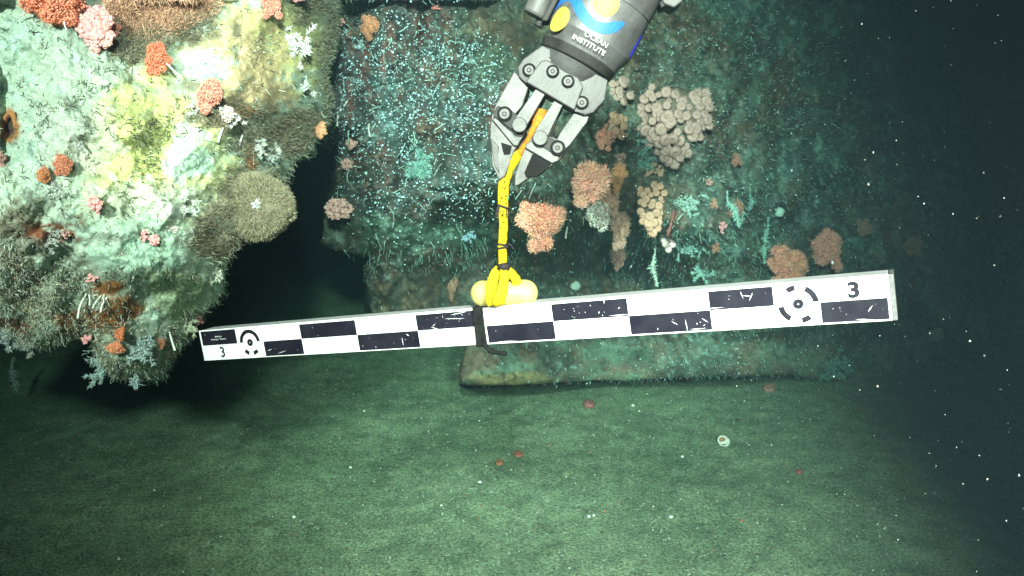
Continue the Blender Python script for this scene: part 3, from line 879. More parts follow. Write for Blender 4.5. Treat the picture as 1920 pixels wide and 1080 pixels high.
TIPZ = 1.475
def lan(px, py, z): return P(px, py, z)
def build_lanyard():
    root = empty('lanyard', tuple(lan(942, 500, 1.555)))
    tag(root, 'yellow webbing lanyard hanging from the gripper jaws to the bar', 'lanyard')
    o0 = np.array(root.location)
    k = 1.53 / FPX
    side = RT * 0.95 + FW * 0.3
    def strand(name, pts, w, t, mat, n=26, sd=None):
        q = spline([lan(*a) for a in pts], n) - o0
        bm = sweep(q, [x * k for x in np.interp(np.linspace(0, 1, n), np.linspace(0, 1, len(w)), w)], t * k, 20, side=sd if sd is not None else side)
        bm.normal_update()
        co = np.array([v.co[:] for v in bm.verts]); no = np.array([v.normal[:] for v in bm.verts])
        f = fbm(co[:, 0] * 160 + len(pts), co[:, 2] * 70, co[:, 1] * 160, seed=61, octv=3) * 0.0017 + np.abs(fbm(co[:, 0] * 60, co[:, 2] * 200, co[:, 1] * 60, seed=62, octv=2)) * 0.0014
        for v, c_, n_, a_ in zip(bm.verts, co, no, f): v.co = Vector(c_ + n_ * a_)
        return bm_obj(name, bm, mat, root, 1.2)
    s = strand('strap', [(976, 285, 1.518), (961, 303, 1.520), (950, 325, 1.523), (944, 352, 1.527), (943, 385, 1.532), (944, 420, 1.538), (942, 455, 1.544), (942, 480, 1.55), (942, 504, 1.555)],
               [16, 22, 21, 21, 20, 18, 16.5, 16, 16, 14], 9, M['webbing'], 110)
    strand('jaw_strand', [(1016, 205, 1.50), (1010, 232, 1.502), (998, 252, 1.505), (988, 270, 1.51), (975, 288, 1.518)], [20, 26, 15, 13, 16], 12, M['webbing_orange_lit'])
    # loops round the float
    strand('loop', [(944, 500, 1.556), (929, 513, 1.553), (922, 536, 1.546), (920, 558, 1.545), (923, 571, 1.55)], [16, 20, 22, 21, 20], 8, M['webbing'], 48)
    strand('loop', [(944, 502, 1.552), (946, 520, 1.547), (941, 545, 1.541), (935, 563, 1.541), (936, 571, 1.548)], [14, 18, 21, 24, 24], 8, M['webbing'], 48)
    strand('loop', [(946, 500, 1.558), (958, 512, 1.56), (967, 524, 1.562), (970, 538, 1.568)], [14, 17, 18, 18], 8, M['webbing'], 36)
    # tape and ties
    c = lan(943, 501, 1.553) - o0
    bm = bmesh.new()
    bmesh.ops.create_icosphere(bm, subdivisions=3, radius=1.0)
    for v in bm.verts:
        q = v.co; f = 1 + 0.12 * math.sin(7 * q.x + 3 * q.z) * math.cos(6 * q.y)
        v.co = Vector(c + (RT * q.x * 13.5 + UP * q.y * 10 + FW * q.z * 9) * k * f)
    bm_obj('tape_wrap', bm, M['tape'], root, 1.2)
    for px, py, z, tilt, rr in ((943, 388, 1.5325, 0.35, 12), (941, 459, 1.545, 0.15, 11), (942, 465, 1.546, -0.2, 10.5)):
        c = lan(px, py, z) - o0
        ring = [c + (RT * math.cos(a) * rr + FW * math.sin(a) * 7 - UP * math.cos(a) * rr * tilt) * k for a in np.linspace(0, 2 * math.pi, 25)]
        bm_obj('cable_tie', sweep(ring, 3.6 * k, 3.2 * k, 6, side=tuple(UP)), M['tape'], root, 1.0)
    bm_obj('tie_tail', sweep(spline([lan(936, 384, 1.526) - o0, lan(933, 394, 1.524) - o0, lan(931, 404, 1.524) - o0], 6), 6 * k, 3 * k, 6, side=tuple(RT)), M['tape'], root, 1.0)
    bm_obj('tie_tail', sweep(spline([lan(950, 456, 1.54) - o0, lan(957, 459, 1.538) - o0, lan(963, 467, 1.54) - o0], 6), 3 * k, 2 * k, 6, side=tuple(UP)), M['tape'], root, 1.0)
    # woven-in dark flecks
    rs = random.Random(2)
    bm = bmesh.new()
    for i in range(40):
        py = rs.choice((rs.uniform(350, 384), rs.uniform(394, 418), rs.uniform(394, 418), rs.uniform(320, 450)))
        px = 944 + rs.uniform(-6.5, 6.5) + (8 if py < 330 else 0)
        z = float(np.interp(py, (303, 352, 420, 480), (1.520, 1.527, 1.538, 1.55))) - 0.0056
        c = lan(px, py, z) - o0
        a = rs.uniform(0.6, 1.3); ln, w = rs.uniform(3, 6), 1.9
        d1 = (RT * math.cos(a) + UP * math.sin(a)) * ln / 2 * k; d2 = (-RT * math.sin(a) + UP * math.cos(a)) * w / 2 * k
        f = -FW * 0.8 * k
        vs = [bm.verts.new(c + q) for q in (-d1, d2, d1, -d2)] + [bm.verts.new(c + f * 2)]
        for q in ((0, 1, 4), (1, 2, 4), (2, 3, 4), (3, 0, 4)): bm.faces.new([vs[j] for j in q])
    f = bm_obj('fleck', bm, M['tape'], s); f['kind'] = 'stuff'
build_lanyard()

# ------------------------------------------------------------------ manipulator arm
def mat_metal(name, c1, c2, rough, metal, spec=0.5):
    m = mat_noise(name, c1, c2, 9, rough, metal, spec, 0.04, 70, 0.3, 0.7, rough2=rough + 0.25)
    n, l = m.node_tree.nodes, m.node_tree.links
    b = n['Principled BSDF']
    tc = n.new('ShaderNodeTexCoord')
    mp = n.new('ShaderNodeMapping'); mp.inputs['Scale'].default_value = (0.12, 0.02, 0.12); mp.inputs['Rotation'].default_value = (0, 0, 0.5)
    l.new(tc.outputs['Object'], mp.inputs[0])
    t = n.new('ShaderNodeTexNoise'); t.inputs['Scale'].default_value = 3; t.inputs['Detail'].default_value = 8; t.inputs['Roughness'].default_value = 0.7
    l.new(mp.outputs[0], t.inputs['Vector'])
    r = n.new('ShaderNodeMapRange'); r.inputs[1].default_value = 0.3; r.inputs[2].default_value = 0.7; r.inputs[3].default_value = 0.72; r.inputs[4].default_value = 1.2
    l.new(t.outputs[0], r.inputs[0])
    mx = n.new('ShaderNodeMix'); mx.data_type = 'RGBA'; mx.blend_type = 'MULTIPLY'; mx.inputs[0].default_value = 1
    src = b.inputs['Base Color'].links[0].from_socket
    l.new(src, mx.inputs[6]); l.new(r.outputs[0], mx.inputs[7]); l.new(mx.outputs[2], b.inputs['Base Color'])
    # object space is in arm units (about a millimetre): rescale the base noise
    for t_ in [x for x in n if x.type == 'TEX_NOISE' and x != t]: t_.inputs['Scale'].default_value *= 0.004
    for t_ in [x for x in n if x.type == 'BUMP']: t_.inputs['Distance'].default_value = 1.0
    return m
M['titanium'] = mat_metal('titanium', (0.035, 0.034, 0.0345), (0.072, 0.07, 0.07), 0.46, 0.35)
M['housing'] = mat_metal('housing', (0.08, 0.078, 0.079), (0.135, 0.131, 0.132), 0.34, 0.4)
M['jaw_metal'] = mat_metal('jaw_metal', (0.028, 0.027, 0.027), (0.095, 0.092, 0.091), 0.40, 0.45)
M['bolt_metal'] = mat_metal('bolt_metal', (0.045, 0.044, 0.043), (0.095, 0.092, 0.09), 0.5, 0.2)
M['dark_metal'] = mat_metal('dark_metal', (0.014, 0.013, 0.013), (0.030, 0.028, 0.028), 0.5, 0.2, 0.2)
M['arm_black'] = mat_metal('arm_black', (0.004, 0.004, 0.0045), (0.009, 0.009, 0.009), 0.7, 0.0, 0.08)
M['logo_blue'] = mat_metal('logo_blue', (0.004, 0.08, 0.33), (0.006, 0.10, 0.38), 0.5, 0.0)
M['logo_deep_blue'] = mat_metal('logo_deep_blue', (0.02, 0.03, 0.65), (0.03, 0.04, 0.75), 0.5, 0.0)
M['logo_yellow'] = mat_metal('logo_yellow', (0.36, 0.31, 0.03), (0.40, 0.35, 0.04), 0.5, 0.0)
M['logo_white'] = mat_metal('logo_white', (0.5, 0.5, 0.5), (0.6, 0.6, 0.6), 0.5, 0.0)

def build_arm():
    al = math.radians(28)
    ax = RT * math.cos(al) - UP * math.sin(al)
    ay = -RT * math.sin(al) - UP * math.cos(al)
    az = FW
    # the arm comes down from the vehicle: its upper end leans towards the camera
    tl = math.radians(9)
    ay, az = ay * math.cos(tl) + az * math.sin(tl), az * math.cos(tl) - ay * math.sin(tl)
    zc = 1.50
    root = empty('manipulator_arm')
    root.matrix_world = frame(P(1076, 115, zc), ax, ay, az, zc / FPX)
    tag(root, 'grey metal robot arm with a two finger gripper reaching in from the top', 'robot arm')
    T, J, B, D, K = (M[k] for k in ('titanium', 'jaw_metal', 'bolt_metal', 'dark_metal', 'arm_black'))
    def part(name, bm, mat, parent=root, ang=0.3): return bm_obj(name, bm, mat, parent, ang)
    CX, R = 8.0, 82.0
    hs = part('wrist_housing', lathe([(-330, 40), (-330, R + 2), (-176, R + 2), (-172, R - 1), (-166, R - 1), (-163, R + 2), (-122, R + 2), (-120, R), (-118, R), (-116, R + 2), (-44, R + 2), (-24, R - 8), (-14, R - 10), (-14, 40)], 'y', (CX, 0, 0), 96), M['housing'])
    part('collar', lathe([(-15, 40), (-15, R - 7), (-12, R - 6), (2, R - 9), (4, R - 12), (4, 40)], 'y', (CX - 4, 0, 0), 80), D)
    part('neck', lathe([(3.5, 30), (3.5, R - 15), (14, R - 18), (30, R - 26), (30, 30)], 'y', (CX - 6, 0, 0), 64), T)
    # side actuator and bracket
    tb = part('side_actuator', lathe([(-330, 8), (-330, 22), (-40, 22), (-36, 20), (-34, 14), (-34, 4)], 'y', (-103, 0, -22), 36), M['bolt_metal'])
    part('rod_end', lathe([(-35, 3), (-35, 9), (-24, 9), (-22, 6), (-22, 2)], 'y', (-88, 0, -14), 18), D, tb)
    part('actuator_rail', prism([(-84, -330), (-74, -330), (-74, -36), (-84, -32)], -40, 10, 2), D)
    br = part('side_bracket', prism([(86, -330), (126, -330), (126, -176), (118, -160), (98, -158), (86, -166)], -34, 30, 3), T)
    part('bracket_edge', prism([(92, -168), (104, -160), (98, -150), (90, -158)], -30, 20, 2), D, br)
    # gripper body
    gb = part('gripper_body', prism([(-62, 6), (-82, 44), (-84, 62), (-74, 76), (-56, 81), (42, 84), (66, 82), (78, 70), (86, 40), (74, 6)], -46, 46, 3.5, seg=3), T)
    fp = part('face_plate', prism([(-50, 32), (-40, 26), (24, 28), (40, 38), (46, 83), (-58, 79)], -54, -45, 2.5), T)
    bm = bmesh.new()
    n = 14
    lo = [(-42 + 74 * i / n, 20 - 5 * math.sin(math.pi * i / n) + 3.0 * i / n) for i in range(n + 1)]
    hi = [(-42 + 74 * i / n, 20 + 4.0 * math.sin(math.pi * i / n) + 3.0 * i / n) for i in range(n + 1)]
    prism(lo + hi[::-1][1:-1], -47.0, -44, 0, bm)
    part('slot', bm, K, gb)
    def bolt(x, y, z, r, hexr=None, parent=root, ring=True, mat=B, hgt=6):
        b = part('bolt', lathe([(z - hgt, r * 0.55), (z - hgt, r * 0.86), (z - hgt + 1.2, r), (z + 2, r)], 'z', (x, y, 0), 28), mat, parent, 0.7)
        if ring: part('recess', lathe([(z - 0.8, r * 1.0), (z - 0.8, r * 1.42), (z + 1, r * 1.42)], 'z', (x, y, 0), 28), K, b)
        if hexr:
            part('socket', lathe([(z - hgt - 0.5, hexr * 0.55), (z - hgt - 0.5, hexr * 1.25), (z - hgt + 1, hexr * 1.25)], 'z', (x, y, 0), 6), D, b)
            part('socket_pin', lathe([(z - hgt - 0.9, hexr * 0.2), (z - hgt - 0.9, hexr * 0.55), (z - hgt + 1, hexr * 0.55)], 'z', (x, y, 0), 8), mat, b)
        return b
    bolt(-62, 57, -46.5, 9, 4); bolt(51, 64, -46.5, 9, 4)
    bolt(-22, 40, -54.5, 8.5, 3.6); bolt(11, 43, -54.5, 8.5, 3.6)
    # links
    def sgn(poly, s): return [(x * s, y) for x, y in poly]
    part('outer_link', prism([(-87, 70), (-50, 84), (-44, 118), (-52, 150), (-86, 156), (-90, 140)], -36, 36, 1.8), J)
    part('outer_link', prism([(46, 86), (74, 78), (76, 90), (68, 140), (60, 160), (42, 160), (40, 130)], -36, 36, 1.8), J)
    for z0, z1 in ((-46, -30), (30, 46)):
        part('inner_link', prism([(-36, 80), (-16, 80), (-20, 152), (-34, 158), (-46, 150)], z0, z1, 1.2), J)
        part('inner_link', prism([(4, 84), (22, 84), (24, 150), (16, 162), (2, 160), (-2, 148)], z0, z1, 1.2), J)
    part('link_hole_dark', lathe([(-30, 2), (-30, 8), (-20, 8)], 'z', (-44, 118, 0), 16), K)  # black disc standing in for the shade inside the slot hole
    # finger carriers and fingers
    lf = part('finger', prism([(-86, 138), (-88, 160), (-80, 178), (-73, 196), (-44, 242), (-20, 260), (-13, 246), (-22, 206), (-20, 186), (-16, 160), (-26, 146)], -30, 30, 1.6), J)
    rf = part('finger', prism([(-2, 150), (-5, 184), (-2, 206), (3, 240), (11, 256), (18, 250), (24, 231), (42, 218), (54, 189), (64, 172), (66, 152), (48, 140)], -30, 30, 1.6), J)
    part('finger_plate', prism([(-84, 166), (-78, 160), (-18, 178), (-18, 188), (-26, 190)], -38, -28, 1.5), J, lf)
    part('finger_plate', prism([(-6, 176), (0, 168), (58, 166), (62, 176), (54, 186), (-4, 184)], -38, -28, 1.5), J, rf)
    part('finger_plate', prism([(-86, 140), (-64, 134), (-22, 142), (-18, 162), (-30, 168), (-84, 160)], -42, -28, 2.0), D, lf)
    part('finger_plate', prism([(-2, 148), (48, 144), (66, 152), (62, 168), (40, 168), (0, 166)], -42, -28, 2.0), D, rf)
    part('rubber_pad', prism([(13, 187), (53.5, 187), (48, 204), (42, 219), (24, 232), (16, 226)], -33, 31, 2), K, rf)
    part('finger_notch', prism([(-50, 196), (-28, 192), (-24, 208), (-34, 214)], -31.5, -27, 1), K, lf)
    part('finger_ridge', prism([(-70, 198), (-50, 204), (-38, 232), (-24, 250), (-42, 238)], -33, -27, 1.2), T, lf)
    bolt(-66, 147, -42.5, 10, 4, lf); bolt(50, 156, -42.5, 10, 4, rf)
    for x, y, p in ((-32, 152, lf), (13, 155, rf)):
        part('pivot_bolt', lathe([(-53, 8), (-53, 12.5), (-51, 14), (-40, 14), (-40, 10)], 'z', (x, y, 0), 28), B, p, 0.7)
    # logo painted round the housing
    r1 = R + 2.6
    def wrap(a, v, lift=0.0):
        th = a / r1
        return (CX + (r1 + lift) * math.sin(th), v, -(r1 + lift) * math.cos(th))
    def disc(a, v, r, name, mat):
        bm = bmesh.new()
        rings = [[bm.verts.new(wrap(a + r * q / 5 * math.cos(t), v + r * q / 5 * math.sin(t))) for t in np.linspace(0, 2 * math.pi, 33)[:-1]] for q in range(1, 6)]
        c = bm.verts.new(wrap(a, v))
        for i in range(32):
            bm.faces.new((c, rings[0][i], rings[0][(i + 1) % 32]))
            for p, q in zip(rings, rings[1:]): bm.faces.new((p[i], p[(i + 1) % 32], q[(i + 1) % 32], q[i]))
        part(name, bm, mat, hs)
    disc(0, -103, 24, 'logo_disc', M['logo_yellow'])
    disc(-71, -46, 23.5, 'logo_disc', M['logo_yellow'])
    def ribbon(uv, w, name, mat, conv=True):
        c = [((r1 * math.asin(max(-1, min(1, (u - CX) / r1)))) if conv else u, v) for u, v in uv]
        q = spline([(a, b, 0) for a, b in c], 48)
        bm = bmesh.new(); prev = None
        for i, p in enumerate(q):
            d = unit(q[min(i + 1, 47)] - q[max(i - 1, 0)]); nx, ny = -d[1], d[0]
            t = i / 47; ww = w * min(1, 0.25 + 6 * t, 0.25 + 5 * (1 - t))
            row = [bm.verts.new(wrap(p[0] + nx * ww * s, p[1] + ny * ww * s)) for s in (-0.5, -0.17, 0.17, 0.5)]
            if prev:
                for j in range(3): bm.faces.new((prev[j], prev[j+1], row[j+1], row[j]))
            prev = row
        part(name, bm, mat, hs)
    ribbon([(-74, -56), (-68, -80), (-55, -91), (-41, -84), (-26, -72), (-10, -64), (9, -60), (30, -66), (45, -80), (52, -90)], 19, 'logo_wave', M['logo_blue'])
    ribbon([(112, -96), (111, -80), (110, -64), (109, -50)], 13, 'logo_wave', M['logo_deep_blue'], False)
    for s, a, v, fit in (('OCEAN', 15, -41, (46, 8.5)), ('INSTITUTE', 8, -27.5, (66, 8.5))):
        V, F = text_mesh(s, 10, fit, 0.0)
        lettering('lettering', np.array([wrap(a + p[0], v + p[1], 0.2) for p in V]), F, M['logo_white'], hs)
    V, F = text_mesh('SCHMIDT', 10, (58, 9))
    lettering('lettering', np.array([wrap(-30 + p[0], -132 + p[1], 0.2) for p in V]), F, M['logo_white'], hs)
build_arm()

# ------------------------------------------------------------------ animals growing on the overhang and the wall
def icosphere(sub=3):
    bm = bmesh.new(); bmesh.ops.create_icosphere(bm, subdivisions=sub, radius=1.0)
    V = np.array([v.co[:] for v in bm.verts]); F = np.array([[v.index for v in f.verts] for f in bm.faces]); bm.free()
    return V, F
ICO2, ICO3 = icosphere(2), icosphere(3)

def spot(px, py, out=0.0):
    h = surf(px, py)
    if h is None: h = (4.2, -FW)
    z, n = h
    k = z / FPX
    return P(px, py, z) + (n * 0.4 - FW * 0.6) * out * k, n, k

def lump(b, c, R, col, seed, amp=0.25, tm=None):
    V, F = tm or ICO3
    d = fbm(V[:, 0] * 1.6 + seed, V[:, 1] * 1.6, V[:, 2] * 1.6, seed=seed % 97, octv=3)
    W_ = V * (1 + amp * d)[:, None]
    W_ = W_[:, :1] * R[0] + W_[:, 1:2] * R[1] + W_[:, 2:3] * R[2]
    cc = np.tile(np.asarray(col, float), (len(V), 1)) * (1 + 0.3 * fbm(V[:, 0] * 4, V[:, 1] * 4, V[:, 2] * 4, seed=seed % 89))[:, None]
    b.add(W_ + c, F, cc)

def lobes(n, seed, big=1.0):
    r = np.random.default_rng(seed)
    i = np.arange(n) + 0.5
    ph, el = i * 2.39996 + r.uniform(0, 6), np.arccos(1 - 1.15 * i / n)
    p = np.stack([np.cos(ph) * np.sin(el), np.sin(ph) * np.sin(el), np.cos(el)], -1) * r.uniform(0.5, 0.8, (n, 1)) + r.normal(size=(n, 3)) * 0.06
    lr = r.uniform(0.20, 0.40, n) * big
    p = np.vstack([p, [[0, 0, 0.05]]])
    return p, np.append(lr, 0.58)

def coral(px, py, rx, ry, kind, col, label, cat='soft coral', stalk=None, name='soft_coral', group=None, hang=0.0, tip=None):
    seed = int(px * 7 + py * 13)
    r = min(rx, ry)
    c, n, k = spot(px, py, r * 1.05)
    R = (RT * rx * k, UP * ry * k, -FW * r * 1.0 * k)
    Rm = np.stack(R)
    base = c - n * r * 0.95 * k
    b = Bag()
    col = np.asarray(col, float)
    tip = np.asarray(tip if tip is not None else np.clip(col * 1.06 + np.array([0.10, 0.12, 0.10]), 0, 0.97))
    big = r >= 15
    nl = 6 if r < 12 else (10 if r < 25 else 17)
    lp, lr = lobes(nl, seed, big=1.15 if kind == 'knobby' else 1.0)
    nl += 1
    if kind in ('cauli', 'fluffy') and r > 14:      # drooping side lobes
        dr = np.random.default_rng(seed + 1)
        for q in range(3):
            lp = np.vstack([lp, [[dr.uniform(-0.7, 0.6), -dr.uniform(0.7, 1.2), dr.uniform(0, 0.4)]]]); lr = np.append(lr, dr.uniform(0.13, 0.26))
        nl += 3
    dens = min(1.6, (r / 25)**1.1 + 0.25)
    for q in range(nl):
        lc_ = c + lp[q] @ Rm
        s = lr[q]
        Rl = tuple(x * s for x in R)
        if kind in ('fluffy', 'cauli'): lump(b, lc_, tuple(x * 0.8 for x in Rl), col, seed + q, 0.3, ICO2)
        m = {'fluffy': int(240 * dens), 'cauli': int(60 * dens), 'knobby': max(6, int(11 * dens)), 'branch': int(26 * dens)}[kind]
        d = unit(RNG.normal(size=(m, 3))); d[:, 2] = np.abs(d[:, 2]) * 1.2 - 0.3; d = unit(d)
        pos = lc_ + (d * s) @ Rm
        dw = unit(d @ np.stack([RT, UP, -FW]))
        if kind == 'fluffy':
            b.blades(pos - dw * 0.1 * r * k, unit(dw + RNG.normal(size=dw.shape) * 0.35 - UP * 0.15), RNG.uniform(0.15, 0.42, m) * r * k, max(0.0011, 0.028 * r * k), vary(col * 1.08, m, 0.3, 0.05), 0.6)
            h = m // 3
            b.blobs(pos[:h] + dw[:h] * 0.1 * r * k, RNG.uniform(0.035, 0.07, h) * r * k, vary(tip, h, 0.2), (OCT_V, OCT_F))
        elif kind == 'cauli':
            lcol = col * RNG.uniform(0.88, 1.1) + RNG.normal(size=3) * 0.025
            ltip = np.clip(tip * RNG.uniform(0.9, 1.08), 0, 0.97)
            m2 = int(m * 1.3)
            d2 = unit(RNG.normal(size=(m2, 3)) + np.array([0, 0, 0.35]))
            p2 = lc_ + (d2 * s * RNG.uniform(0.8, 1.12, (m2, 1))) @ Rm
            w2 = unit(d2 @ np.stack([RT, UP, -FW]))
            b.blobs(p2, RNG.uniform(0.03, 0.07, m2) * r * k, vary(lcol * 0.65 + ltip * 0.35, m2, 0.35), axis=w2, stretch=1.9)
            b.blobs(p2 + w2 * 0.12 * r * k, RNG.uniform(0.02, 0.045, m2) * r * k, vary(ltip * 1.1, m2, 0.25), (OCT_V, OCT_F))
            b.blades(np.repeat(p2, 2, 0), unit(np.repeat(w2, 2, 0) + RNG.normal(size=(2 * m2, 3)) * 0.5 - UP * 0.1), RNG.uniform(0.10, 0.30, 2 * m2) * r * k, max(0.0012, 0.02 * r * k), vary(ltip, 2 * m2, 0.3), 0.6)
        elif kind == 'knobby':
            b.blobs(pos * 0.6 + lc_ * 0.4, RNG.uniform(0.13, 0.24, m) * r * k, vary(col, m, 0.15), ICO2)
            b.blobs(pos * 0.8 + lc_ * 0.2 + dw * 0.10 * r * k, RNG.uniform(0.07, 0.12, m) * r * k, vary(tip, m, 0.1))
        elif kind == 'branch':
            b.worms(np.repeat(lc_[None], m, 0), dw, RNG.uniform(0.3, 0.6, m) * r * k, 0.06 * r * k, vary(col, m, 0.2), 0.3)
            b.blobs(pos, RNG.uniform(0.05, 0.10, m) * r * k, vary(tip, m, 0.15))
    st = Bag()
    if stalk is not None:
        for dx, dy, ln, rad, scol in stalk:
            d = unit(np.array([RT * dx - UP * dy - FW * 0.2]))
            st.worms(np.array([c + (RT * dx * rx - UP * dy * ry) * 0.4 * k]), d, ln * k, rad * k, vary(scol, 1, 0.1), 0.14, seg=7, taper=0.55)
    if stalk is None or not big:
        if stalk is not None: b.V += st.V; b.F += [f + b.n for f in st.F]; b.C += st.C
    if big:
        root = empty(name, tuple(base))
        b.obj('polyps', M['organism'], root, origin=base)['kind'] = 'stuff'
        if stalk is not None: st.obj('stalk', M['organism'], root, origin=base)
        else:
            s2 = Bag(); lump(s2, base, tuple(x * 0.55 for x in R), col * 0.9, seed, 0.2, ICO2); s2.obj('holdfast', M['organism'], root, origin=base)
        o = root
    else:
        o = b.obj(name, M['organism'], None, origin=base); o.location = base
    return tag(o, label, cat, group)

RED, PINK, PEACH, ORANGE, TAN, DUST, SALMON = (0.80, 0.21, 0.11), (0.78, 0.34, 0.34), (0.95, 0.38, 0.28), (0.80, 0.26, 0.10), (0.50, 0.36, 0.25), (0.60, 0.32, 0.28), (0.82, 0.28, 0.21)
BROWN, WHITE, TEALW, MAROON = (0.30, 0.16, 0.11), (0.72, 0.74, 0.70), (0.45, 0.66, 0.60), (0.28, 0.10, 0.08)
ws = (0.78, 0.76, 0.70)
coral(130, 22, 50, 42, 'fluffy', RED, 'large fluffy red orange soft coral at the top left edge', stalk=[(0.25, 1, 48, 3.2, ws), (-0.9, 0.5, 60, 2.5, ws)])
coral(192, 72, 33, 46, 'knobby', PINK, 'pink knobbly coral cluster just below the large red soft coral')
coral(212, 58, 18, 14, 'fluffy', SALMON, 'salmon tuft on the upper right of the pink knobbly cluster')
coral(300, 115, 21, 24, 'fluffy', RED, 'red orange soft coral with white stalk below the orange brown fur', stalk=[(0.9, 0.75, 40, 3, ws)])
coral(400, 183, 23, 27, 'fluffy', SALMON, 'salmon soft coral beside white feathery tufts mid overhang')
coral(426, 218, 16, 18, 'branch', (0.72, 0.55, 0.52), 'pinkish white branching coral below the salmon soft coral')
coral(507, 10, 21, 24, 'fluffy', SALMON, 'salmon pink soft coral at the top edge on yellow crust')
coral(560, -2, 17, 10, 'fluffy', PINK, 'small pink coral cut by the top edge of the view')
coral(120, 308, 19, 17, 'fluffy', (0.70, 0.25, 0.14), 'fuzzy brown orange coral, larger of two on mint crust')
coral(90, 331, 13, 15, 'fluffy', (0.70, 0.27, 0.12), 'fuzzy brown orange coral, smaller of two on mint crust')
coral(4, 302, 15, 15, 'fluffy', DUST, 'dusty pink coral cut by the left edge of the view')
coral(186, 381, 15, 15, 'knobby', PINK, 'pink knobbly coral on pale crust left of center overhang')
coral(126, 437, 12, 10, 'knobby', DUST, 'round dusty pink polyp beside a rusty patch')
coral(276, 442, 10, 17, 'knobby', PINK, 'tall pink knobbly coral left in a pair above the green crust')
coral(294, 450, 12, 13, 'knobby', PINK, 'rounder pink knobbly coral right in a pair above the green crust')
coral(325, 430, 15, 9, 'branch', (0.75, 0.62, 0.60), 'pale pinkish white branching coral right of the pink pair')
coral(180, 519, 13, 10, 'knobby', PINK, 'pink knobbly coral above the cluster of white worm tubes')
coral(372, 592, 12, 12, 'branch', PINK, 'small pink branching coral above the left end of the scale bar')
coral(228, 622, 11, 16, 'fluffy', ORANGE, 'orange sponge like coral hanging near the overhang bottom, upper of two')
coral(220, 648, 17, 13, 'cauli', (0.78, 0.26, 0.12), 'bright orange coral at the overhang bottom, lower of two')
coral(172, 631, 11, 11, 'knobby', PINK, 'small pink coral left of the bright orange coral')
coral(305, 640, 8, 14, 'fluffy', (0.55, 0.22, 0.12), 'rust orange coral among grey blue tufts at the overhang bottom')
coral(597, 243, 14, 16, 'cauli', (0.80, 0.35, 0.18), 'bright orange coral standing out on the overhang right edge')
coral(640, 42, 8, 7, 'knobby', PINK, 'tiny pink coral near the top of the dark turf')
coral(697, 55, 18, 20, 'fluffy', (0.66, 0.27, 0.14), 'fuzzy brown orange coral left of the white speckled field')
coral(817, 17, 10, 8, 'knobby', (0.75, 0.25, 0.20), 'small red pink coral above the white speckled field')
coral(664, 270, 11, 12, 'cauli', DUST, 'small dusty pink coral on the left of the speckled field, upper of two')
coral(655, 308, 13, 12, 'branch', DUST, 'small dusty pink branching coral left of the speckled field, lower of two')
coral(648, 389, 33, 21, 'knobby', DUST, 'wide dusty pink knobbly colony on the dark wall left edge')
coral(1125, 262, 22, 18, 'cauli', PEACH, 'peach coral with two white worm tubes right of the gripper', stalk=[(-0.2, -1, 24, 2, ws), (0.3, -1, 24, 2, ws)])
coral(1090, 340, 37, 35, 'cauli', PEACH, 'peach cauliflower coral, upper of the two large ones beside the lanyard')
coral(1018, 396, 42, 42, 'cauli', (0.96, 0.32, 0.22), 'largest peach coral ball just right of the yellow lanyard')
coral(1155, 325, 17, 24, 'cauli', (0.75, 0.34, 0.16), 'brown orange coral right of the upper peach cauliflower coral')
coral(1160, 298, 11, 12, 'branch', DUST, 'dusty pink sprig above the brown orange coral')
coral(1112, 398, 26, 30, 'branch', (0.66, 0.52, 0.44), 'pale branching coral with white tips below the peach cauliflower coral', tip=(0.82, 0.78, 0.72))
coral(1158, 412, 20, 40, 'cauli', (0.56, 0.31, 0.24), 'brownish pink hanging coral column left of the cream polyp colony')
coral(1158, 470, 15, 24, 'fluffy', (0.40, 0.19, 0.15), 'dull brown lower end of growth hanging above the scale bar')
coral(1136, 368, 20, 24, 'cauli', (0.60, 0.30, 0.22), 'dull pink coral wedged between the upper peach coral and the hanging column')
coral(1335, 385, 9, 10, 'cauli', (0.52, 0.25, 0.17), 'small brown orange coral left of the teal frond')
coral(1372, 394, 13, 20, 'fluffy', (0.40, 0.19, 0.12), 'rust brown coral behind the slanting teal frond')
coral(1350, 424, 8, 13, 'knobby', PINK, 'small pink coral below the slanting teal frond')
coral(1326, 341, 8, 8, 'knobby', DUST, 'tiny dusty pink coral above the slanting teal frond')
coral(1340, 460, 8, 12, 'fluffy', (0.40, 0.20, 0.13), 'small brown coral low on the teal wall')
coral(1374, 302, 10, 15, 'fluffy', (0.42, 0.19, 0.13), 'rusty brown coral on bare teal wall right of the polyp field')
coral(1470, 492, 40, 28, 'cauli', (0.82, 0.31, 0.21), 'wide peach brown coral behind the bar, left of two')
coral(1532, 462, 29, 34, 'cauli', (0.80, 0.31, 0.24), 'tall peach brown coral behind the bar, right of two')
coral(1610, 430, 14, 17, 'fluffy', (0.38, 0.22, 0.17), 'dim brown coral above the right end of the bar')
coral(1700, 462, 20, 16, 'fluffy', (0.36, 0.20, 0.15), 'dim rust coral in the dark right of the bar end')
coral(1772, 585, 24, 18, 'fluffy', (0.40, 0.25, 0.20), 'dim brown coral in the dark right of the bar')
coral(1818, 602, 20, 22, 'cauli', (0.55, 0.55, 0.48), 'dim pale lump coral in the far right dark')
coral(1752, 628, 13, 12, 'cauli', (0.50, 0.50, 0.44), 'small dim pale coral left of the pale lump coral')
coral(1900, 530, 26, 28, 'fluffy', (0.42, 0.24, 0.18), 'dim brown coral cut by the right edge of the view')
coral(845, 535, 11, 30, 'fluffy', (0.34, 0.17, 0.11), 'rusty brown hanging column left of the yellow float')
coral(680, 30, 9, 8, 'fluffy', (0.30, 0.16, 0.11), 'tiny brown tuft above the fuzzy brown orange coral')
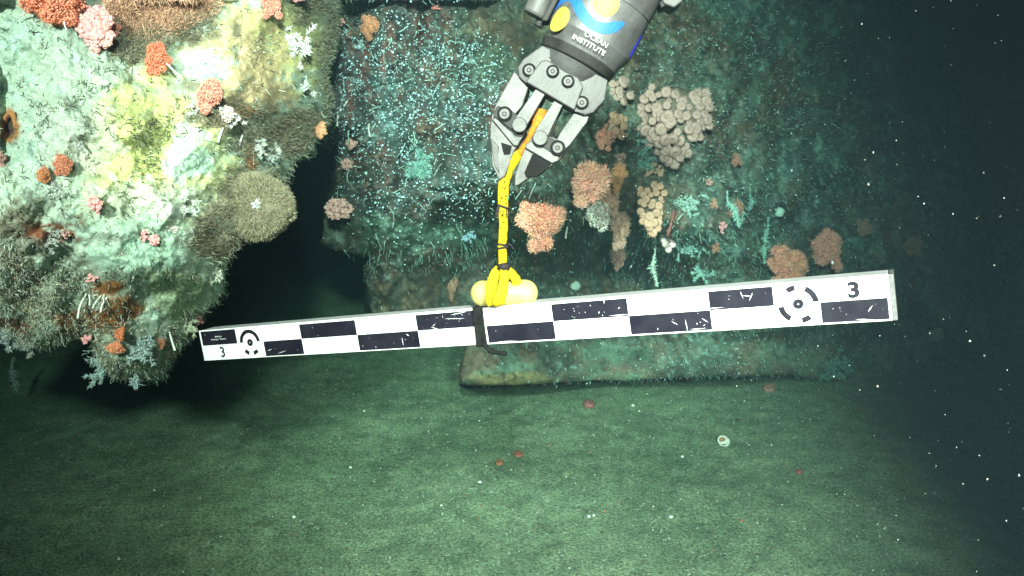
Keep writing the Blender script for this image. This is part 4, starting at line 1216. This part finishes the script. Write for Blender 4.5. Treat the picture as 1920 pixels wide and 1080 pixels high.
coral(1300, 222, 9, 7, 'fluffy', (0.45, 0.22, 0.13), 'tiny orange sprig on the upper right of the big polyp colony')

# ---- colonies of round polyps, each polyp a piece of its own
def polyp_mesh():
    prof = [(0.0, 0.70), (0.45, 1.0), (0.80, 0.88), (0.98, 0.55), (0.90, 0.34), (0.86, 0.0)]
    n = 10
    V, C, F = [], [], []
    cols = [(0.56, 0.38, 0.31), (0.60, 0.42, 0.35), (0.66, 0.47, 0.39), (0.70, 0.52, 0.44), (0.56, 0.37, 0.29), (0.66, 0.46, 0.37)]
    for (z, r), c in zip(prof[:-1], cols):
        for i in range(n):
            a = 2 * math.pi * i / n
            V.append((r * math.cos(a), r * math.sin(a), z)); C.append(c)
    V.append((0, 0, prof[-1][0])); C.append(cols[-1])
    for q in range(len(prof) - 2):
        for i in range(n):
            j = (i + 1) % n
            F += [(q*n+i, q*n+j, q*n+n+j), (q*n+i, q*n+n+j, q*n+n+i)]
    q = (len(prof) - 2) * n
    for i in range(n): F.append((q + i, q + (i + 1) % n, len(V) - 1))
    for i in range(14):
        a = 2 * math.pi * i / 14 + 0.2 * math.sin(5 * i); w = 0.09; b0 = len(V); rr_ = 1.12 + 0.14 * math.sin(3.7 * i)
        V += [(0.86 * math.cos(a - w), 0.86 * math.sin(a - w), 0.78), (0.86 * math.cos(a + w), 0.86 * math.sin(a + w), 0.78), (rr_ * math.cos(a), rr_ * math.sin(a), 1.0)]
        C += [cols[2], cols[2], (0.78, 0.62, 0.54)]; F.append((b0, b0 + 1, b0 + 2))
    return np.array(V), np.array(F), np.array(C)
PV, PF, PC = polyp_mesh()
def colony(px, py, rx, ry, n, r0, r1, tint, label, skew=0.0, seed=1):
    c, nn, k = spot(px, py, 4)
    root = empty('polyp_colony', tuple(c))
    tag(root, label, 'anemone colony')
    mats = None
    o0 = None
    rr = np.random.default_rng(seed)
    pts = []
    rm = (r0 + r1) / 2
    for gi in range(-30, 31):
        for gj in range(-30, 31):
            x = px + (gi + 0.5 * (gj % 2)) * rm * 1.62 + rr.normal() * rm * 0.30
            y = py + gj * rm * 1.4 + rr.normal() * rm * 0.30
            a_, q_ = (x - px) / rx, (y - py) / ry
            th = math.atan2(q_, a_)
            if math.hypot(a_, q_) > 0.96 + 0.12 * math.sin(3 * th + seed) + 0.09 * math.sin(5 * th + 2 * seed): continue
            if rr.random() < 0.04: continue
            pts.append((x, y, rr.uniform(r0, r1)))
    me = None
    Z0 = float(np.percentile([spot(x, y)[2] * FPX for x, y, _ in pts], 25))
    dome = 0.055 * min(rx, ry) / 40
    base = Bag(); lump(base, P(px, py, Z0 + 0.06), (RT * rx * 0.9 * k, UP * ry * 0.9 * k, -FW * (dome + 0.03)), np.array((0.17, 0.14, 0.11)), seed, 0.08, ICO3)
    base.obj('base_mat', M['organism'], root, origin=c)
    for i, (x, y, s) in enumerate(pts):
        p, n_, k_ = spot(x, y, 2)
        d = unit(n_ * 0.45 - FW * 0.6 + rr.normal(size=3) * 0.18)
        a = unit(np.cross(d, UP)); b_ = np.cross(d, a)
        if me is None:
            o = mesh_obj('polyp', PV, PF, PC * np.asarray(tint), M['organism'], root); me = o.data
        else:
            o = bpy.data.objects.new('polyp', me); COL.objects.link(o); o.parent = root
        # the polyps sit on one gently domed mat
        e = ((x - px) / rx)**2 + ((y - py) / ry)**2
        p = P(x, y, Z0 - dome * (1 - min(e, 1.2)) + 0.02 * vnoise(x / 25, y / 25, seed=seed))
        o.matrix_world = frame(p - c, a, b_, d, s * k)
    return root
colony(1262, 230, 72, 74, 190, 6, 13, (0.70, 0.63, 0.66), 'big grey tan colony of round anemone polyps on the teal wall', -0.1, 3)
colony(1220, 385, 29, 48, 80, 5, 9.5, (1.0, 0.82, 0.70), 'cream colony of ringed polyps hanging above the bar', 0, 4)
colony(1152, 236, 26, 22, 34, 4, 8.5, (0.92, 0.74, 0.62), 'small tan polyp cluster above the peach coral with worm tubes', 0, 5)
colony(1160, 172, 20, 26, 16, 5, 9.5, (0.66, 0.62, 0.64), 'small grey polyp cluster against the right of the gripper wrist', 0, 6)
colony(1225, 318, 18, 14, 12, 3, 6, (0.98, 0.88, 0.75), 'few tiny cream polyps on top of the cream colony', 0, 7)

# ---- white and teal feathery tufts
def tuft(px, py, rx, ry, col, label, n=900, name='feather_tuft', cat='hydroid tuft', droop=0.3, wdt=0.05, group=None):
    r = min(rx, ry)
    c, nn, k = spot(px, py, 1.5)
    b = Bag()
    q = int(max(6, n / 40))
    rr = np.random.default_rng(int(px + py))
    for s in range(q):
        a = rr.normal(size=2) * 0.45
        st = c + (RT * a[0] * rx + UP * a[1] * ry) * k
        d = unit(-FW * 0.5 + nn * 0.3 + RT * rr.normal() * 0.8 + UP * (rr.normal() * 0.8 - droop))
        ln = rr.uniform(0.4, 1.0) * max(rx, ry) * k * 0.7
        m = 34
        t = rr.uniform(0.1, 1, m)
        pos = st + d * (t * ln)[:, None]
        b.worms(st[None], d[None], ln, 0.03 * r * k + 0.0006, vary(np.asarray(col) * 0.9, 1, 0.1), 0.15)
        b.blades(pos, unit(d * 0.8 + RNG.normal(size=(m, 3)) * 0.8), rr.uniform(0.18, 0.4, m) * r * k, max(0.0013, wdt * r * k), vary(col, m, 0.25), 0.5)
    o = b.obj(name, M['turf'], None, origin=c); o.location = c
    return tag(o, label, cat, group)
tuft(667, 85, 20, 27, (0.62, 0.74, 0.76), 'white feathery tuft on dark turf left of the speckled field')
tuft(545, 88, 36, 30, (0.74, 0.76, 0.70), 'broad white lacy tuft on the yellow crust', 1500)
tuft(565, 165, 22, 18, (0.62, 0.66, 0.62), 'grey white tuft between yellow crust and dark turf')
tuft(383, 188, 26, 24, (0.70, 0.72, 0.68), 'white spiky tuft left of the salmon soft coral', 1200)
tuft(430, 228, 20, 16, (0.74, 0.70, 0.68), 'white spiky tuft under the pinkish branching coral')
tuft(475, 275, 30, 22, (0.55, 0.57, 0.50), 'grey bristly tuft on the ridge below the white coral')
tuft(502, 290, 24, 20, (0.52, 0.55, 0.50), 'grey bristly tuft at the top of the brown hairy mound')
tuft(145, 270, 20, 22, (0.62, 0.64, 0.58), 'pale lacy tuft on the mint crust above the brown orange pair')
tuft(110, 355, 22, 18, (0.60, 0.62, 0.58), 'grey white lacy tuft below the brown orange pair')
tuft(95, 440, 26, 20, (0.58, 0.60, 0.55), 'pale lacy tuft beside the rusty patch')
tuft(340, 385, 30, 20, (0.66, 0.70, 0.64), 'whitish crusty tuft left of the brown hairy mound')
tuft(265, 640, 26, 36, (0.46, 0.56, 0.54), 'grey blue feathery tuft at the overhang bottom', 1500)
tuft(190, 682, 24, 34, (0.42, 0.54, 0.50), 'grey green feathery tuft at the lowest tip of the overhang', 1300)
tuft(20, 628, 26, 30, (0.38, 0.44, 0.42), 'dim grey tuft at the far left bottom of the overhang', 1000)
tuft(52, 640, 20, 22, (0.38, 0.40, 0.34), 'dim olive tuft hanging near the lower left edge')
tuft(350, 610, 20, 18, (0.55, 0.58, 0.42), 'yellowish tuft just above the left bar end')
tuft(405, 505, 16, 22, (0.60, 0.62, 0.50), 'pale yellowish tuft on the right edge of the overhang')
tuft(1200, 300, 16, 36, (0.32, 0.58, 0.52), 'tall teal tuft between peach corals and the polyp colony', 1300)
tuft(875, 440, 15, 14, (0.42, 0.62, 0.72), 'pale blue star shaped tuft left of the lanyard')
tuft(1283, 392, 22, 26, (0.46, 0.66, 0.58), 'pale teal spongy tuft right of the cream polyp colony', 1500)
tuft(1255, 305, 12, 10, (0.55, 0.62, 0.55), 'tiny pale sprig between the two large polyp colonies')
tuft(1320, 510, 20, 24, (0.40, 0.62, 0.56), 'pale teal tuft just above the scale bar', 1000)
tuft(1290, 460, 26, 20, (0.30, 0.46, 0.42), 'dull teal tuft right of the white bulb sponge', 1000)
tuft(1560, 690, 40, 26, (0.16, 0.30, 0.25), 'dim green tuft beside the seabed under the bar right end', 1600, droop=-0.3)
tuft(800, 310, 36, 40, (0.26, 0.46, 0.41), 'teal feathery tuft low in the speckled field', 1800)
tuft(1120, 405, 12, 14, (0.78, 0.76, 0.70), 'white lacy tip below the pale branching coral')

# hanging fronds
def frond(px, py, ln, w, col, label, lean=0.0, name='hanging_frond'):
    c, nn, k = spot(px, py - ln * 0.5, 4)
    b = Bag()
    m = 16
    wg = lambda: RT * random.uniform(-0.10, 0.10)
    pts = spline([c, c + (RT * lean * 0.3 + wg() - UP * 0.3) * ln * k, c + (RT * lean * 0.6 + wg() - UP * 0.6 - FW * 0.03) * ln * k, c + (RT * lean + wg() - UP) * ln * k], m)
    d = unit(np.gradient(pts, axis=0))
    wd = np.interp(np.linspace(0, 1, m), (0, 0.3, 0.75, 1), (0.25, 0.6, 1, 0.3)) * w * k * np.random.default_rng(int(px)).uniform(0.4, 1.3, m)
    for q in range(m):
        n = 22
        b.blades(np.repeat(pts[q][None], n, 0) + RNG.normal(size=(n, 3)) * wd[q] * 0.15, unit(d[q] * 0.7 + RNG.normal(size=(n, 3)) * 0.8), RNG.uniform(0.4, 1, n) * wd[q], max(0.0016, w * 0.10 * k), vary(col, n, 0.3), 0.4)
    for q in range(m - 1): b.worms(pts[q][None], d[q][None], np.linalg.norm(pts[q + 1] - pts[q]), w * 0.06 * k + 0.001, vary(col, 1), 0.02, seg=3, taper=1.0)
    o = b.obj(name, M['turf'], None, origin=c); o.location = c
    return tag(o, label, 'frond')
frond(1230, 495, 75, 13, (0.56, 0.68, 0.58), 'pale hanging frond below the cream polyp colony')
frond(1362, 392, 66, 15, (0.40, 0.66, 0.58), 'slanting teal frond on the wall', 0.35)
frond(1390, 395, 66, 10, (0.36, 0.60, 0.52), 'straight thin teal frond right of the slanting one')
frond(1438, 450, 84, 14, (0.30, 0.52, 0.46), 'long thin teal frond dangling above the bar')
frond(1405, 375, 40, 12, (0.28, 0.48, 0.42), 'short dim teal frond beside the pale cup sponge')
frond(28, 700, 60, 14, (0.34, 0.38, 0.36), 'dim grey strand hanging into the dark at lower left')
frond(255, 712, 26, 16, (0.36, 0.46, 0.44), 'short grey strand under the overhang tip')

# sponges and odd bodies
def sponge(px, py, rx, ry, col, label, name='sponge', cat='sponge', amp=0.22, out=0.6, mat='organism'):
    c, nn, k = spot(px, py, min(rx, ry) * out)
    b = Bag(); lump(b, c, (RT * rx * k, UP * ry * k, -FW * min(rx, ry) * 0.7 * k), np.array(col), int(px + py), amp)
    o = b.obj(name, M[mat], None, origin=c); o.location = c
    return tag(o, label, cat)
sponge(1458, 397, 10, 9, (0.46, 0.66, 0.58), 'pale teal cup sponge on the dark teal wall')
def bulb():
    c, nn, k = spot(1254, 450, 8)
    root = empty('bulb_sponge', tuple(c))
    tag(root, 'white pink bulb sponge on a red stalk above the bar', 'sponge')
    b = Bag(); b.worms((P(1262, 395, spot(1262, 395)[2] * FPX) - FW * 0.02)[None], unit((-UP * 1.0 - RT * 0.12))[None], 46 * k, 3.0 * k, vary((0.20, 0.07, 0.06), 1, 0.05), 0.06, seg=6, taper=1.7)
    b.obj('stalk', M['organism'], root, origin=c)
    b = Bag()
    for x, y, r in ((1248, 440, 10), (1258, 448, 10), (1250, 456, 9), (1262, 462, 8), (1252, 466, 8), (1246, 450, 8)):
        b.blobs((P(x, y, c @ FW - CAM @ FW) + RNG.normal(size=3) * 0.004)[None], r * 0.85 * k, vary((0.80, 0.58, 0.58), 1, 0.1), ICO2)
    b.obj('head', M['organism'], root, origin=c)
bulb()
# brown hairy mound
def mound():
    c, nn, k = spot(478, 388, 14)
    root = empty('hairy_mound', tuple(c))
    tag(root, 'big brown hairy hydroid mound on the right edge of the overhang', 'hydroid')
    R = (RT * 66 * k, UP * 58 * k, -FW * 42 * k)
    b = Bag(); lump(b, c, R, (0.17, 0.145, 0.095), 7, 0.24); b.obj('core', M['crust'], root, origin=c)
    b = Bag(); m = 24000
    d = unit(RNG.normal(size=(m, 3)))
    V_ = d * (1 + 0.24 * fbm(d[:, 0] * 1.6 + 7, d[:, 1] * 1.6, d[:, 2] * 1.6, seed=7, octv=3))[:, None]
    pos = c + V_ @ np.stack(R); dw = unit(d @ np.stack([RT, UP, -FW]))
    b.blades(pos, unit(dw + RNG.normal(size=dw.shape) * 0.45), RNG.uniform(0.005, 0.017, m), 0.0012, vary((0.30, 0.26, 0.17), m, 0.5, 0.08), 0.6)
    b.obj('bristles', M['turf'], root, origin=c)['kind'] = 'stuff'
mound()
def star():
    c, nn, k = spot(472, 388, 60)
    b = Bag(); d = unit(RNG.normal(size=(90, 3)) - FW * 0.8)
    b.blades(np.repeat(c[None], 90, 0), d, RNG.uniform(6, 13, 90) * k, 2.2 * k, vary((0.8, 0.82, 0.80), 90, 0.1), 0.3)
    o = b.obj('white_anemone', M['turf'], None, origin=c); o.location = c
    tag(o, 'small white star anemone on the brown hairy mound', 'anemone')
star()
# rust blister with a torn rim
def blister():
    c, nn, k = spot(19, 235, 2)
    b = Bag()
    A = np.linspace(0, 2 * math.pi, 25)[:-1]
    for r0, z0, col in ((1.25, 0, (0.33, 0.15, 0.05)), (1.0, 4, (0.36, 0.16, 0.05)), (0.75, 3, (0.20, 0.07, 0.03)), (0.6, -2, (0.06, 0.03, 0.025))):
        b.V.append(np.array([c + (RT * math.cos(a) * 11 + UP * math.sin(a) * 22) * r0 * k * (1 + 0.1 * math.sin(3 * a + r0 * 4)) - FW * z0 * k for a in A])); b.C.append(np.tile(col, (24, 1)))
    V = np.concatenate(b.V); C_ = np.concatenate(b.C)
    F = [(q*24+i, q*24+(i+1) % 24, (q+1)*24+(i+1) % 24, (q+1)*24+i) for q in range(3) for i in range(24)]
    mesh_obj('rust_blister', V, np.array(F), C_, M['crust'], overhang)
blister()

# ---- white worm tubes, each one by itself
def tube(px, py, dx, dy, rad, col=ws, label='', group=None, name='worm_tube'):
    c, nn, k = spot(px, py, 2)
    e = c + (RT * dx - UP * dy - FW * 6) * k
    mid = (c + e) / 2 - FW * 2 * k + RT * random.uniform(-3, 3) * k
    pts = spline([c, mid, e], 9)
    bm = sweep(pts - c, [rad * 2 * k * (0.75 + 0.3 * i / 8) for i in range(9)], [rad * 2 * k * (0.75 + 0.3 * i / 8) for i in range(9)], 7, side=tuple(-FW + 0.01 * RT))
    o = bm_obj(name, bm, M['tube'], None, 1.2); o.location = c
    return tag(o, label, 'worm tube', group)
M['tube'] = mat_noise('tube', (0.60, 0.60, 0.54), (0.80, 0.79, 0.72), 80, 0.6, bump=0.2)
g = 'white worm tubes low on the overhang'
for a, lb in (((163, 550, -13, 46, 2.2), 'longest pale worm tube leaning left in the bunch low on the overhang'), ((168, 552, 4, 20, 1.7), 'short pale worm tube right beside the longest one of the bunch'),
              ((191, 554, -13, 24, 1.5), 'thin pale worm tube leaning in the middle of the bunch'), ((202, 557, -9, 28, 2.0), 'rightmost long pale worm tube of the bunch low on the overhang'),
              ((178, 556, 10, -4, 1.3), 'small sideways pale worm tube at the top of the bunch'), ((197, 551, 2, 13, 1.3), 'tiny upright pale worm tube between the two right ones of the bunch')):
    tube(*a, label=lb, group=g)
tube(246, 128, -3, 24, 2.6, label='short white worm tube under the red coral fur, left of two')
tube(266, 126, -6, 18, 2.2, label='short white worm tube under the red coral fur, right of two')
tube(418, 240, -7, 28, 2.4, label='white worm tube under the white spiky tuft, left of two')
tube(456, 248, -6, 26, 2.2, label='white worm tube under the white spiky tuft, right of two')
tube(334, 150, -3, 24, 1.8, label='thin white worm tube hanging right of the red orange coral')
tube(318, 622, 13, 34, 2.2, label='pale curved worm tube close above the left bar end')
tube(640, 205, -6, 34, 1.8, (0.5, 0.65, 0.6), 'thin pale tube at the left of the speckled field, lowest leaning', None)
tube(652, 190, -4, 22, 1.6, (0.5, 0.65, 0.6), 'thin pale tube at the left of the speckled field, upper one', None)
tube(692, 232, 3, 26, 1.8, (0.5, 0.65, 0.6), 'upright thin pale tube inside the speckled field', None)
tube(940, 115, 14, 28, 2.0, (0.5, 0.65, 0.6), 'thin pale tube beside the left edge of the gripper', None)
tube(1064, 425, -4, 22, 1.8, ws, 'thin white tube hanging below the largest peach corals', None)

# ------------------------------------------------------------------ small things on the seabed
def floor_blob(px, py, r, col, label, name, cat, kind='cauli', flat=0.5):
    c = floor_at(px, py); k = np.linalg.norm(c - CAM) / FPX
    b = Bag(); m = 60
    c = c + np.array([0, 0, r * 0.3 * k])
    lump(b, c, (np.array([1, 0, 0]) * r * 0.8 * k, np.array([0, 1, 0]) * r * 0.8 * k, np.array([0, 0, 1]) * r * flat * k), np.array(col), int(px), 0.35, ICO2)
    d = unit(RNG.normal(size=(m, 3)) + np.array([0, 0, 0.3]))
    b.worms(c + d * r * 0.3 * k, d, RNG.uniform(0.5, 0.9, m) * r * k, 0.07 * r * k, vary(col, m, 0.25), 0.4)
    o = b.obj(name, M['organism'], None, origin=c); o.location = c
    return tag(o, label, cat)
floor_blob(1104, 764, 13, (0.30, 0.10, 0.09), 'dark red brown clump on the seabed below the wall lip', 'seabed_clump', 'clump')
floor_blob(1441, 737, 13, (0.30, 0.14, 0.11), 'brown clump on the seabed by the far end of the wall lip', 'seabed_clump', 'clump')
floor_blob(972, 857, 10, (0.36, 0.11, 0.07), 'rusty red clump on mid seabed, right of two', 'seabed_clump', 'clump', flat=0.3)
floor_blob(936, 871, 9, (0.36, 0.14, 0.07), 'rusty red clump on mid seabed, left of two', 'seabed_clump', 'clump', flat=0.3)
floor_blob(1497, 892, 6, (0.45, 0.10, 0.09), 'tiny bright red clump alone on the right seabed', 'seabed_clump', 'clump', flat=0.3)
def shell():
    c = floor_at(1353, 836); k = np.linalg.norm(c - CAM) / FPX
    root = empty('cup_shell', tuple(c)); tag(root, 'pale cup shell lying on the right seabed', 'shell')
    bm = bmesh.new(); n = 20; rings = []
    for r, z in ((3, 0), (8, 1.5), (11, 6), (11.5, 9), (9.5, 9.2), (7, 4), (3, 2)):
        rings.append([bm.verts.new(((r * math.cos(2*math.pi*i/n)) * k, r * 0.9 * math.sin(2*math.pi*i/n) * k, z * k)) for i in range(n)])
    for p, q in zip(rings, rings[1:]):
        for i in range(n): bm.faces.new((p[i], p[(i+1) % n], q[(i+1) % n], q[i]))
    bm.faces.new(rings[0]); bm.faces.new(rings[-1])
    o = bm_obj('cup', bm, mat_noise('shell', (0.45, 0.42, 0.36), (0.75, 0.74, 0.68), 90, 0.6, bump=0.3), root, 1.0)
    o.rotation_euler = (math.radians(40), 0.2, 0)
    b = Bag(); lump(b, np.array([0, 0, 7 * k]), (np.array([1, 0, 0]) * 6 * k, np.array([0, 1, 0]) * 5 * k, np.array([0, 0, 1]) * 4 * k), np.array((0.32, 0.14, 0.09)), 3, 0.3, ICO2)
    b.obj('growth', M['organism'], root)
shell()
def pale_shell(px, py, r, label):
    c = floor_at(px, py); k = np.linalg.norm(c - CAM) / FPX
    b = Bag(); lump(b, c + np.array([0, 0, r * 0.3 * k]), (np.array([1, 0, 0]) * r * k, np.array([0, 1, 0]) * r * k, np.array([0, 0, 1]) * r * 0.6 * k), np.array((0.74, 0.74, 0.68)), int(px), 0.3, ICO2)
    o = b.obj('shell', M['organism'], None, origin=c); o.location = c
    return tag(o, label, 'shell')
for a in ((657, 874, 3.0, 'tiny white shell on the left middle seabed'), (551, 967, 3.6, 'white shell on the lower left seabed'), (1258, 972, 4.2, 'white shell on the lower right seabed'),
          (900, 907, 3.6, 'white shell near the middle of the seabed'), (1104, 972, 3.4, 'white shell fragment, left of two together on the lower seabed'), (1113, 970, 3.0, 'white shell fragment, right of two together on the lower seabed'),
          (1187, 761, 3.4, 'white shell on the seabed right of the red brown clump'), (1279, 861, 3.0, 'tiny white shell below the cup shell on its left'), (683, 774, 2.4, 'tiny white shell on the far left seabed')):
    pale_shell(*a)
def round_shell():
    p = bar_pt(bar_x_at(1077, -0.02), -0.02, 0.03)
    c, nn, k = spot(1079, 535, 3)
    b = Bag(); lump(b, c, (RT * 10 * k, UP * 9 * k, -FW * 6 * k), np.array((0.50, 0.58, 0.50)), 5, 0.2)
    o = b.obj('pale_sponge', M['organism'], None, origin=c); o.location = c
    tag(o, 'round pale sponge on the dark wall just above the bar', 'sponge')
round_shell()
def grit():
    b = Bag()
    n = 5200
    x = RNG.normal(0.2, 1.9, n); y = 2.3 + RNG.random(n)**1.4 * 3.2
    p = np.stack([x, y, floor_z(x, y) + 0.001], -1)
    kind = RNG.random(n)
    c = np.where((kind < 0.38)[:, None], vary((0.55, 0.54, 0.46), n, 0.35), np.where((kind < 0.9)[:, None], vary((0.07, 0.065, 0.05), n, 0.3), vary((0.36, 0.13, 0.08), n, 0.3)))
    b.blobs(p, RNG.gamma(2.0, 0.0009, n) + 0.0007, c, (OCT_V, OCT_F))
    n = 2600
    x = RNG.normal(0.4, 1.7, n); y = 2.3 + RNG.random(n)**1.3 * 2.6
    p = np.stack([x, y, floor_z(x, y) + 0.003], -1)
    d = unit(RNG.normal(size=(n, 3)) * np.array([1, 1, 0.25]))
    b.worms(p, d, RNG.uniform(0.008, 0.03, n), 0.0011, vary((0.52, 0.52, 0.42), n, 0.4), 0.4)
    o = b.obj('shell_grit', M['turf'])
    tag(o, 'pale and dark shell grit scattered over the seabed', 'shell grit', kind='stuff')
grit()
def snow():
    b = Bag()
    n = 1500
    z = 0.7 + RNG.random(n)**0.8 * 3.2
    px, py = RNG.uniform(-60, 1980, n), RNG.uniform(-40, 1100, n)
    keep = RNG.random(n) < (0.04 + 0.9 * sst(1300, 1800, px))
    px, py, z = px[keep], py[keep], z[keep]
    p = P(px, py, z)
    ok = p[:, 2] > 0.1
    p, z = p[ok], z[ok]
    m = len(p)
    b.blobs(p, (0.4 + RNG.gamma(1.3, 0.42, m)) * z / FPX * 0.8, vary((0.55, 0.57, 0.56), m, 0.3), (OCT_V, OCT_F), axis=unit(RNG.normal(size=(m, 3)) + UP), stretch=1.7)
    o = b.obj('marine_snow', M['turf'])
    tag(o, 'drifting white specks of marine snow in the water', 'marine snow', kind='stuff')
snow()


# ------------------------------------------------------------------ the water itself
def build_haze():
    V = np.array([(x, y, z) for x in (-32, 32) for y in (-8, 36) for z in (-1.0, 7.0)], float)
    F = np.array([(0, 1, 3, 2), (4, 6, 7, 5), (0, 4, 5, 1), (2, 3, 7, 6), (0, 2, 6, 4), (1, 5, 7, 3)])
    m = bpy.data.materials.new('sea_water'); m.use_nodes = True
    n, l = m.node_tree.nodes, m.node_tree.links
    n.remove(n['Principled BSDF'])
    v = n.new('ShaderNodeVolumePrincipled')
    v.inputs['Color'].default_value = (0.072, 0.125, 0.152, 1)
    v.inputs['Density'].default_value = 0.115
    v.inputs['Anisotropy'].default_value = 0.3
    v.inputs['Absorption Color'].default_value = (0.01, 0.58, 0.48, 1)
    l.new(v.outputs[0], n['Material Output'].inputs['Volume'])
    o = mesh_obj('haze', V, F, None, m, smooth=False)
    tag(o, 'murky blue green sea water filling the whole view', 'water', kind='stuff')
build_haze()
